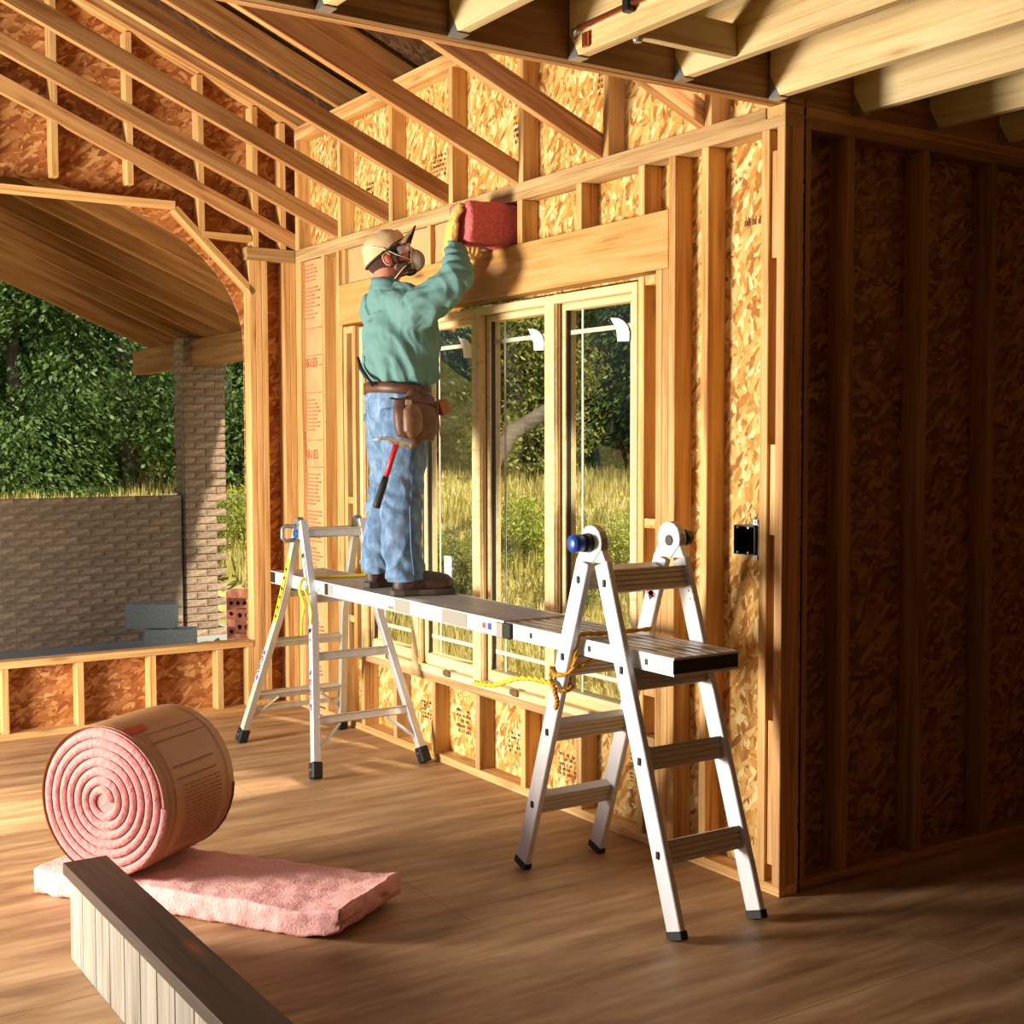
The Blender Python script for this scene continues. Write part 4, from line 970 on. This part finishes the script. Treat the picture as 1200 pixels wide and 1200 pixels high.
# ================================================================== THE WORKER
def limb(m, pts, radii, n=20, sub=6):
    """swept tube with elliptical sections; radii = (side, front-back) or a number"""
    P_ = [Vector(p) for p in pts]; Q = []; Rr = []
    rd = [r if hasattr(r, '__len__') else (r, r) for r in radii]
    for i in range(len(P_)-1):
        a, b, c, d = P_[max(i-1, 0)], P_[i], P_[i+1], P_[min(i+2, len(P_)-1)]
        for k in range(sub):
            t = k/sub; Q.append(.5*((2*b)+(c-a)*t+(2*a-5*b+4*c-d)*t*t+(3*b-a-3*c+d)*t**3))
            Rr.append(tuple(rd[i][q]+(rd[i+1][q]-rd[i][q])*(t*t*(3-2*t)) for q in (0, 1)))
    Q.append(P_[-1]); Rr.append(rd[-1]); V = []; m_ = len(Q)
    for i, q in enumerate(Q):
        a = (Q[min(i+1, m_-1)]-Q[max(i-1, 0)]).normalized(); u = Vector((1, 0, 0)); u = (u-a*u.dot(a))
        u = u.normalized() if u.length > .2 else a.orthogonal().normalized(); w = a.cross(u)
        for k in range(n): an = 2*PI*k/n; V.append(q+u*math.cos(an)*Rr[i][0]+w*math.sin(an)*Rr[i][1])
    fs = [(i*n+k, i*n+(k+1) % n, (i+1)*n+(k+1) % n, (i+1)*n+k) for i in range(m_-1) for k in range(n)]
    fs += [tuple(range(n-1, -1, -1)), tuple((m_-1)*n+i for i in range(n))]
    m.add(V, fs, True)
    for q, r in ((Q[0], Rr[0]), (Q[-1], Rr[-1])): m.sphere(q, min(r)*.98, 12, 8)
    return m
def organic(name, m, voxel, smooth, mat, parent, disp=None, cut=None, iters=None):
    """fuse the collected shapes into one continuous skin"""
    me = m.mesh('tmp'); o = bpy.data.objects.new('tmp', me); COL.objects.link(o)
    md = o.modifiers.new('r', 'REMESH'); md.mode = 'VOXEL'; md.voxel_size = voxel; md.use_smooth_shade = True
    ms = o.modifiers.new('s', 'SMOOTH'); ms.factor = .5; ms.iterations = smooth
    bpy.context.view_layer.update()
    out = bpy.data.meshes.new_from_object(o.evaluated_get(bpy.context.evaluated_depsgraph_get())); bpy.data.objects.remove(o)
    if disp:
        ns = [v.normal.copy() for v in out.vertices]
        for v, n_ in zip(out.vertices, ns): v.co = v.co+n_*disp(v.co)
    if cut:
        bm = bmesh.new(); bm.from_mesh(out)
        for co, no in cut: bmesh.ops.bisect_plane(bm, geom=bm.verts[:]+bm.edges[:]+bm.faces[:], plane_co=co, plane_no=no, clear_outer=True)
        bm.to_mesh(out); bm.free()
    out.polygons.foreach_set('use_smooth', [True]*len(out.polygons)); out.materials.clear(); out.materials.append(mat); out.name = name
    ob = bpy.data.objects.new(name, out); return link(ob, parent)
def fold(q, f, s): return noise.noise(Vector((q.x*f[0]+s, q.y*f[1], q.z*f[2])))
man = empty('person', (2.0, -.43, .935), 'worker in cap and green shirt standing on the plank, arms raised', 'person')
SKIN = plain('skin', 'c98268', .5, bump=.1, bscale=120, var=.08)
SHIRT = plain('green_shirt_cloth', '5d8582', .85, bump=.25, bscale=400, var=.06)
JEANS = aniso('blue_denim', [(.3, '3d5673'), (.5, '5d7998'), (.7, '819cb8')], (22, 22, 14), .9, bump=.1)
LEATH = aniso('brown_leather', [(.3, '3c2216'), (.7, '6a432c')], (15, 15, 15), .5)
BOOTM = aniso('dark_boot_leather', [(.3, '2c1d17'), (.7, '5a4034')], (15, 15, 15), .55)
SOLE = plain('boot_sole', '4a4138', .8)
GLOVE = plain('yellow_work_glove', 'ddb866', .85, bump=.5, bscale=90, var=.15)
CAPM = plain('khaki_cap_cloth', 'cfb084', .85, bump=.15, bscale=300)
CAPD = plain('dark_cap_trim', '2a2420', .8)
MASKM = plain('respirator_fabric', 'a3917c', .9, bump=.3, bscale=160)
HAIR = plain('short_brown_hair', '4a3024', .95, bump=.9, bscale=260)
ELAST = plain('white_elastic', 'efe4c8', .7)
# body: head, neck and the forearms under the sleeves as one continuous skin
hc = Vector((2.0, -.425, 2.462)); tilt = math.radians(26)
RT = Matrix.Rotation(math.radians(-32), 3, 'Z') @ Matrix.Rotation(tilt, 3, 'X')    # head looks up: +Y tips towards +Z
def hp(x, y, z): return hc+RT @ Vector((x, y, z))
body = MB()
body.sphere(hp(0, -.012, .022), (.076, .096, .092), 24, 16, RT)       # skull
body.sphere(hp(0, .028, -.035), (.060, .068, .075), 20, 12, RT)       # face
body.sphere(hp(0, .050, -.085), (.042, .040, .030), 16, 10, RT)       # chin
body.sphere(hp(0, .086, .015), (.050, .022, .018), 14, 8, RT)         # brow
limb(body, [hp(0, .090, .012), hp(0, .108, -.022), hp(0, .112, -.036)], [.010, .013, .015], 10, 3)   # nose
for s in (-1, 1):
    body.sphere(hp(s*.036, .070, -.022), (.022, .020, .018), 12, 8, RT)
    body.sphere(hp(s*.030, .045, -.070), (.030, .030, .026), 12, 8, RT)
body.sphere(hp(0, .094, -.060), (.024, .012, .007), 12, 8, RT); body.sphere(hp(0, .092, -.072), (.021, .012, .008), 12, 8, RT)
limb(body, [(2.0, -.43, 2.44), (2.0, -.445, 2.36), (2.0, -.43, 2.26), (2.0, -.41, 2.1)], [(.052, .056), (.056, .06), (.065, .065), (.10, .09)], 16, 4)
limb(body, [(2.0, -.41, 2.2), (2.12, -.42, 2.20), (2.19, -.42, 2.19), (2.36, -.295, 2.31), (2.27, -.24, 2.47)], [.06, .045, .036, .030, .024], 14, 4)
limb(body, [(2.0, -.41, 2.2), (1.88, -.42, 2.19), (1.80, -.41, 2.19), (1.96, -.165, 2.27), (2.10, -.085, 2.42)], [.06, .045, .036, .030, .024], 14, 4)
limb(body, [(2.0, -.41, 2.2), (2.0, -.40, 2.0), (2.0, -.40, 1.84)], [(.13, .10), (.12, .10), (.12, .10)], 16, 4)
for s, hx in ((1, 2.09), (-1, 1.90)):
    kx, ky, ax, ay = (2.165, -.455, 2.18, -.47) if s > 0 else (1.835, -.35, 1.815, -.40)
    limb(body, [(2.0+s*.02, -.40, 1.85), (hx, -.40, 1.72), (kx, ky, 1.38), (ax, ay, 1.03)], [.09, .08, .055, .04], 14, 4)
organic('body', body, .0075, 2, SKIN, man)
# ears
for s in (-1, 1):
    ear = MB(); R2 = RT @ Matrix.Rotation(s*.35, 3, 'Z'); ear.sphere(hp(s*.078, -.012, -.020), (.009, .019, .032), 14, 10, R2)
    pts = [hp(s*.086, -.012+.019*math.cos(a), -.018+.030*math.sin(a)) for a in [math.radians(t) for t in range(20, 300, 20)]]; ear.tube(pts, .0045, 8)
    ear.build('ear', plain('ear_skin', 'd07c66', .5), man)
    ey = MB().sphere(hp(s*.031, .086, -.006), .0125, 14, 10).build('eye', WHITE, man)
    MB().sphere(hp(s*.031, .0955, -.005), .006, 10, 8).build('iris', BLACKP, ey)
hr = MB(); hr.sphere(hp(0, -.018, .005), (.081, .098, .085), 24, 16, RT)
hr.sphere(hp(0, -.062, -.045), (.058, .040, .045), 16, 10, RT)
for s in (-1, 1): hr.sphere(hp(s*.072, .022, -.03), (.010, .016, .035), 12, 8, RT)
organic('hair', hr, .007, 2, HAIR, man, cut=[(hp(0, .055, 0), RT @ Vector((0, 1, 0)))])
bd = MB()
for s in (-1, 1): bd.sphere(hp(s*.052, .034, -.075), (.014, .036, .030), 12, 8, RT)
bd.sphere(hp(0, .062, -.105), (.040, .032, .018), 12, 8, RT); organic('beard', bd, .006, 2, HAIR, man)
# cap: crown shell, dark rim, curved brim
cp_ = MB(); N1, N2 = 28, 10; V = []
for j in range(N2+1):
    th = PI/2*j/N2
    for i in range(N1):
        a = 2*PI*i/N1; x = math.cos(a)*.089*math.sin(th)**.85; y = -.010+math.sin(a)*.110*math.sin(th)**.85; z = .020+.100*math.cos(th)**.9-(.020*math.sin(th)*(-math.sin(a)) if j > 6 else 0)
        V.append(hp(x, y, z+(0.006 if math.sin(a) > .3 else 0)))
cp_.add(V, [(j*N1+i, j*N1+(i+1) % N1, (j+1)*N1+(i+1) % N1, (j+1)*N1+i) for j in range(N2) for i in range(N1)], True)
cap = cp_.build('cap', CAPM, man)
rim = [hp(math.cos(a)*.0895, -.010+math.sin(a)*.1105, .017+.020*math.sin(a)*(1 if math.sin(a) < 0 else .1)) for a in [2*PI*i/40 for i in range(41)]]
rim_m = MB().tube(rim, .0055, 8); rim_m.build('dark_sweatband', CAPD, cap)
def brim_pt(u, v, up=0):      # u -1..1 across, v 0..1 forward
    w = .073*(1-.30*v**4); y = .076+.092*v*(1-.25*u*u)-.040*u*u; z = .042+.034*v-(.022+.040*v)*u*u
    return hp(u*w, y, z+up)
V = [brim_pt(-1+2*i/12, j/6) for j in range(7) for i in range(13)]; q_ = [(j*13+i, j*13+i+1, (j+1)*13+i+1, (j+1)*13+i) for j in range(6) for i in range(12)]
br_ = MB(); br_.add(V, q_, True); br_.build('brim', CAPM, cap)
V2 = [brim_pt(-1+2*i/12, j/6, -.003) for j in range(7) for i in range(13)]
bu = MB(); bu.add(V2, q_, True)
loop = [brim_pt(-1, j/6, -.0015) for j in range(7)]+[brim_pt(-1+2*i/12, 1, -.0015) for i in range(1, 13)]+[brim_pt(1, 1-j/6, -.0015) for j in range(1, 7)]
bu.tube(loop[5:-5], .0034, 6); bu.build('dark_brim_underside', CAPD, cap)
MB().sphere(hp(0, -.010, .121), (.006, .006, .004), 10, 6).build('button', CAPM, cap)
# respirator
rs = MB(); V = []; c0 = hp(0, .082, -.062); fdir = RT @ Vector((0, .93, -.36)).normalized(); sxv = Vector((1, 0, 0)); upf = sxv.cross(fdir)
for j in range(9):
    t = j/8
    for i in range(24):
        a = 2*PI*i/24; rr0 = (1-t**2.4); V.append(c0+sxv*math.cos(a)*.056*rr0**.5+upf*math.sin(a)*.064*rr0**.5+fdir*(.058*t-.030*(abs(math.cos(a))**1.4)*(1-t)))
rs.add(V, [(j*24+i, j*24+(i+1) % 24, (j+1)*24+(i+1) % 24, (j+1)*24+i) for j in range(8) for i in range(24)], True)
resp = rs.build('respirator', MASKM, man)
edge = [c0+sxv*math.cos(a)*.057+upf*math.sin(a)*.065+fdir*(-.030*abs(math.cos(a))**1.4) for a in [2*PI*i/32 for i in range(33)]]
MB().tube(edge, .003, 6).build('mask_rim', ELAST, resp)
for s in (-1, 1):
    at = c0+sxv*s*.056+fdir*-.026
    MB().tube([at, hp(s*.080, .030, -.015), hp(s*.092, -.010, .032), hp(s*.081, -.048, .060), hp(s*.053, -.085, .074), hp(s*.0, -.101, .081)], .0022, 6).build('upper_strap', ELAST, resp)
    MB().tube([at, hp(s*.070, .03, -.085), hp(s*.068, -.02, -.108), hp(s*.03, -.075, -.11)], .0022, 6).build('lower_strap', ELAST, resp)
# safety glasses
CLEAR, nt, b_ = newmat('clear_lens'); b_.inputs['Base Color'].default_value = (.85, .88, .92, 1); b_.inputs['Roughness'].default_value = .05
b_.inputs['Alpha'].default_value = .35; b_.inputs['Metallic'].default_value = .2
gg = MB(); V = []
for j in range(6):
    for i in range(17):
        a = math.radians(-80+160*i/16); V.append(hp(math.sin(a)*.078, .030+.080*math.cos(a), .022-.044*j/5))
gg.add(V, [(j*17+i, j*17+i+1, (j+1)*17+i+1, (j+1)*17+i) for j in range(5) for i in range(16)], True)
gls = gg.build('safety_glasses', CLEAR, man)
for s in (-1, 1): MB().tube([hp(s*.077, .045, .012), hp(s*.084, .01, .010), hp(s*.084, -.03, 0)], [.006, .004, .003], 8).build('temple_arm', BLACKP, gls)
MB().tube([hp(math.sin(a)*.079, .030+.081*math.cos(a), .023) for a in [math.radians(t) for t in range(-80, 81, 10)]], .0025, 6).build('brow_bar', BLACKP, gls)
# shirt
sh = MB()
limb(sh, [(2.0, -.385, 1.86), (2.0, -.375, 1.94), (2.0, -.37, 2.05), (2.0, -.372, 2.15), (2.0, -.39, 2.23)], [(.168, .125), (.20, .172), (.205, .178), (.205, .165), (.17, .13)], 28, 5)
limb(sh, [(1.84, -.40, 2.215), (1.92, -.405, 2.245), (2.08, -.405, 2.245), (2.16, -.40, 2.215)], [(.09, .09), (.10, .10), (.10, .10), (.09, .09)], 18, 4)
limb(sh, [(2.14, -.40, 2.19), (2.235, -.375, 2.225), (2.32, -.325, 2.275), (2.365, -.29, 2.325), (2.335, -.265, 2.39), (2.295, -.245, 2.445), (2.275, -.240, 2.472)], [.100, .092, .080, .072, .062, .054, .047], 18, 4)
limb(sh, [(1.86, -.40, 2.19), (1.83, -.33, 2.20), (1.90, -.23, 2.24), (1.97, -.165, 2.275), (2.04, -.115, 2.345), (2.095, -.085, 2.415)], [.092, .086, .074, .066, .056, .044], 18, 4)
limb(sh, [(2.0, -.44, 2.27), (2.0, -.445, 2.32)], [(.085, .08), (.076, .075)], 20, 3)
def ridge(q, f, s): return 1-2*abs(noise.noise(Vector((q.x*f[0]+s, q.y*f[1], q.z*f[2]))))
def shirt_d(q):
    w = Vector((q.x, q.y+.35*q.z, q.z-.2*q.y))
    d = .008*fold(q, (5, 7, 9), 3)+.012*(ridge(w, (7, 13, 4.0), 8)-.6)+.005*(ridge(w, (16, 26, 9), 4)-.6)
    if q.z < 2.0: d += .010*math.sin((q.x+q.y)*52+5*fold(q, (3, 3, 3), 5))*max(0, min(1, (2.02-q.z)*6))-.012*max(0, (1.90-q.z)*8)
    if q.x > 2.22 and q.z > 2.2: d += .006*math.sin((q.x*-.6+q.y*.5+q.z*.8)*105+5*fold(q, (6, 6, 6), 2))
    return d
organic('shirt', sh, .0065, 3, SHIRT, man, shirt_d)
# collar
cl = MB(); V = []
for j in range(4):
    for i in range(25):
        a = math.radians(-150+300*i/24)-PI/2; V.append((2.0+.080*math.cos(a)*(1-.03*j), -.438+.080*math.sin(a)*(1-.03*j), 2.295+.018*j+.012*math.sin(a)*-1))
cl.add(V, [(j*25+i, j*25+i+1, (j+1)*25+i+1, (j+1)*25+i) for j in range(3) for i in range(24)], True)
o = cl.build('collar', SHIRT, man); md = o.modifiers.new('t', 'SOLIDIFY'); md.thickness = .007
# jeans
jn = MB()
limb(jn, [(2.0, -.395, 1.87), (2.0, -.395, 1.80), (2.0, -.395, 1.72)], [(.168, .125), (.178, .135), (.17, .13)], 26, 4)
limb(jn, [(2.085, -.40, 1.74), (2.115, -.415, 1.62), (2.145, -.44, 1.45), (2.163, -.462, 1.32), (2.17, -.467, 1.16), (2.175, -.455, 1.06), (2.18, -.45, 1.012)], [(.105, .125), (.100, .108), (.088, .098), (.082, .096), (.080, .094), (.078, .090), (.084, .094)], 22, 5)
limb(jn, [(1.915, -.39, 1.74), (1.885, -.375, 1.62), (1.855, -.36, 1.45), (1.838, -.37, 1.30), (1.828, -.388, 1.14), (1.822, -.40, 1.03)], [(.105, .12), (.100, .104), (.088, .095), (.082, .092), (.080, .090), (.086, .092)], 22, 5)
def jeans_d(q):
    k = max(0, 1-abs(q.z-1.38)*5)+max(0, 1.3-(q.z-1.0)*6)
    return .006*fold(q, (8, 8, 10), 4)+.006*k*math.sin(q.z*75+q.y*50+7*fold(q, (7, 7, 5), 1))*.8+.007*(ridge(q, (14, 14, 7), 3)-.6)+.003*fold(q, (26, 26, 18), 7)
je = organic('jeans', jn, .0065, 3, JEANS, man, jeans_d, cut=[(Vector((2, -.4, 1.876)), Vector((0, 0, 1))), (Vector((2, -.4, .998)), Vector((0, .1, -1)))])
for s, xs_ in ((1, ((2.19, -.41, 1.84), (2.205, -.42, 1.66), (2.232, -.445, 1.45), (2.250, -.465, 1.3), (2.258, -.465, 1.14), (2.262, -.452, 1.02))),):
    MB().tube(xs_, .0035, 6).build('side_seam', plain('denim_seam', '5f7d9b', .9), je)
# belt, suspender clip, pouches
bt = MB(); V = []
for j, z in enumerate((-.024, .024)):
    for i in range(49):
        a = 2*PI*i/48; y = -.39+.145*math.sin(a); V.append((2.0+.186*math.cos(a), y, 1.845-.12*(y+.39)+z))
bt.add(V, [(i, i+1, 50+i, 49+i) for i in range(48)], True)
belt = bt.build('leather_belt', LEATH, man); md = belt.modifiers.new('t', 'SOLIDIFY'); md.thickness = .006
MB().tube([(1.97, -.575, 2.0), (1.99, -.572, 1.95), (2.03, -.560, 1.90), (2.06, -.545, 1.87)], [.006, .010, .011, .008], 8).build('suspender_clip', BLACKP, belt)
pc = empty('tool_pouch', (2.23, -.42, 1.72), 'dark brown leather tool pouch hanging at the worker\'s hip', 'tool pouch')
pouch = MB(); limb(pouch, [(2.222, -.43, 1.815), (2.235, -.425, 1.75), (2.240, -.425, 1.68), (2.238, -.43, 1.625)], [(.036, .100), (.046, .112), (.050, .108), (.040, .094)], 22, 4)
organic('pouch_bag', pouch, .008, 3, LEATH, pc, lambda q: .004*fold(q, (12, 12, 12), 2))
p2 = MB(); limb(p2, [(2.275, -.470, 1.765), (2.282, -.465, 1.72), (2.283, -.468, 1.655)], [(.024, .040), (.030, .048), (.028, .044)], 18, 4)
organic('front_pocket', p2, .007, 2, aniso('worn_leather', [(.3, '4c2f1e'), (.7, '86603f')], (12, 12, 12), .5), pc)
MB().beam((2.272, -.335, 1.80), (2.290, -.33, 1.635), .005, .006, (0, 1, 0)).beam((2.24, -.30, 1.80), (2.235, -.275, 1.74), .045, .05, (1, 0, 0)).build('tan_flap', plain('tan_leather', '9a5a26', .5), pc, None, .003)
MB().box((2.285, -.505, 1.775), (2.292, -.475, 1.800)).build('buckle', STEEL, pc, None, .002)
MB().beam((2.262, -.57, 1.806), (2.270, -.33, 1.778), .008, .016, (1, 0, 0)).build('pouch_rim', LEATH, pc, None, .003)
# hammer in the loop
hm = empty('claw_hammer', (2.30, -.56, 1.62), 'steel claw hammer with red and black handle hanging from the pouch', 'hammer')
hh = Vector((2.300, -.555, 1.612)); hd = Vector((2.292, -.655, 1.33)); ax_ = (hd-hh).normalized()
hdm = MB(); dy = Vector((0, .97, -.25))
hdm.cyl(hh+dy*.030, hh+dy*.060, .0125, n=14).cyl(hh+dy*.052, hh+dy*.066, .0155, n=14).beam(hh-dy*.018, hh+dy*.032, .022, .026, (1, 0, 0))
for s in (-1, 1): hdm.tube([hh-dy*.012+Vector((s*.006, 0, 0)), hh-dy*.05+Vector((s*.009, 0, .004)), hh-dy*.09+Vector((s*.012, 0, -.006)), hh-dy*.112+Vector((s*.013, 0, -.018))], [.013, .010, .006, .003], 10)
hdm.build('hammer_head', plain('polished_steel', 'dcdcda', .3, .35), hm)
MB().tube([hh+ax_*.0, hh+ax_*.06, hh+ax_*.17], [.014, .013, .012], 12).build('red_handle', plain('red_fibreglass', 'b8202c', .4), hm)
MB().tube([hh+ax_*.16, hh+ax_*.20, hh+ax_*.26, hh+ax_*.295, hh+ax_*.302], [.0135, .0165, .016, .018, .013], 12).build('black_grip', BLACK, hm)
# boots
def boot(bx, by, rz, lab):
    R_ = Matrix.Rotation(math.radians(rz), 3, 'Z'); zt0 = .927-(bx-.89)*.0036
    def b(x, y, z): v = R_ @ Vector((x, y, 0)); return Vector((bx+v.x, by+v.y, zt0+z))
    m = MB(); limb(m, [b(0, -.02, .045), b(0, .05, .062), b(0, .12, .060), b(0, .175, .052), b(0, .196, .046)], [(.042, .042), (.046, .054), (.050, .046), (.051, .043), (.042, .034)], 18, 4)
    limb(m, [b(0, -.005, .035), b(0, -.002, .09), b(0, .005, .135)], [(.040, .048), (.044, .056), (.050, .062)], 18, 4)
    bo = organic('boot', m, .007, 2, BOOTM, man, lambda q: .0015*fold(q, (40, 40, 40), 2))
    so = MB(); prof = [(-.030, -.065), (0, -.074), (.030, -.065), (.040, -.02), (.040, .05), (.050, .12), (.050, .18), (.034, .222), (0, .236), (-.034, .222), (-.050, .18), (-.050, .12), (-.040, .05), (-.040, -.02)]
    so.prism([b(x, y, .001) for x, y in prof], (0, 0, .026)); so.build('boot_sole', SOLE, bo, None, .003)
    MB().box((-.03, .03, 0), (.03, .055, .004)).build('sole_arch', BLACK, bo, None, 0, Matrix.Translation(b(0, 0, -.0001)) @ R_.to_4x4())
    lc = MB()
    for i in range(4): y = .045+i*.024; z = .120-i*.012; lc.tube([b(-.026, y, z-.008), b(0, y+.004, z+.002), b(.026, y, z-.008)], .0028, 6)
    lc.build('boot_laces', BLACKP, bo)
boot(2.185, -.452, -14, ''); boot(1.815, -.405, 6, '')
# gloves: palm, four bent fingers, thumb
def hand(name, wrist, palm_dir, across, normal, curl, thumb_side, spread, mat, scale=1.0):
    """palm_dir wrist->knuckles, across towards the index finger, normal = back of hand"""
    pd, ac, nm = Vector(palm_dir).normalized(), Vector(across).normalized(), Vector(normal).normalized(); w = Vector(wrist); S = scale; m = MB()
    limb(m, [w-pd*.030*S, w, w+pd*.035*S, w+pd*.085*S], [(.033*S, .030*S), (.030*S, .025*S), (.038*S, .022*S), (.042*S, .018*S)], 16, 4)
    for q in (-.026, -.009, .009, .026): limb(m, [w+pd*.02*S+ac*q*.8*S, w+pd*.088*S+ac*q*S], [.015*S, .0125*S], 10, 3)
    for i, (q, ln) in enumerate(((.030, .070), (.010, .078), (-.011, .072), (-.031, .056))):
        base = w+pd*.086*S+ac*q*S; d = (pd+ac*spread*q*10).normalized(); p = base; pts = [base]; c = curl[i]
        for k, f in enumerate((.44, .32, .24)):
            ang = c*(.35+.45*k); dd = (d*math.cos(ang)-nm*math.sin(ang)); p = p+dd*ln*f*S; pts.append(p)
        limb(m, pts, [.0115*S, .0108*S, .0098*S, .0085*S], 10, 3)
    tb = w+pd*.028*S+ac*thumb_side*.032*S; td = (pd*.65+ac*thumb_side*.6-nm*.45).normalized(); td2 = (pd*.85+ac*thumb_side*.1-nm*.5).normalized()
    limb(m, [tb-ac*thumb_side*.01, tb+td*.034*S, tb+td*.034*S+td2*.030*S, tb+td*.034*S+td2*.052*S], [.017*S, .014*S, .0125*S, .0095*S], 10, 3)
    g = organic(name, m, .0042, 1, mat, man, lambda q: .0015*fold(q, (60, 60, 60), 3)); return g
hand('work_glove', (2.262, -.258, 2.500), (.16, .06, .98), (-.92, .30, .1), (-.30, -.95, .10), (.30, .42, .50, .62), 1, .18, GLOVE, 1.12)
hand('work_glove', (2.118, -.085, 2.418), (.72, -.25, .60), (-.25, -.95, 0), (.55, -.10, -.82), (.55, .6, .65, .7), 1, .1, GLOVE, 1.05)
cf = MB(); cf.tube([(2.283, -.242, 2.455), (2.270, -.246, 2.482)], [.050, .049], 16)
cf.tube([(2.085, -.090, 2.402), (2.103, -.080, 2.424)], [.047, .046], 16); 
cf.build('shirt_cuffs', SHIRT, man)
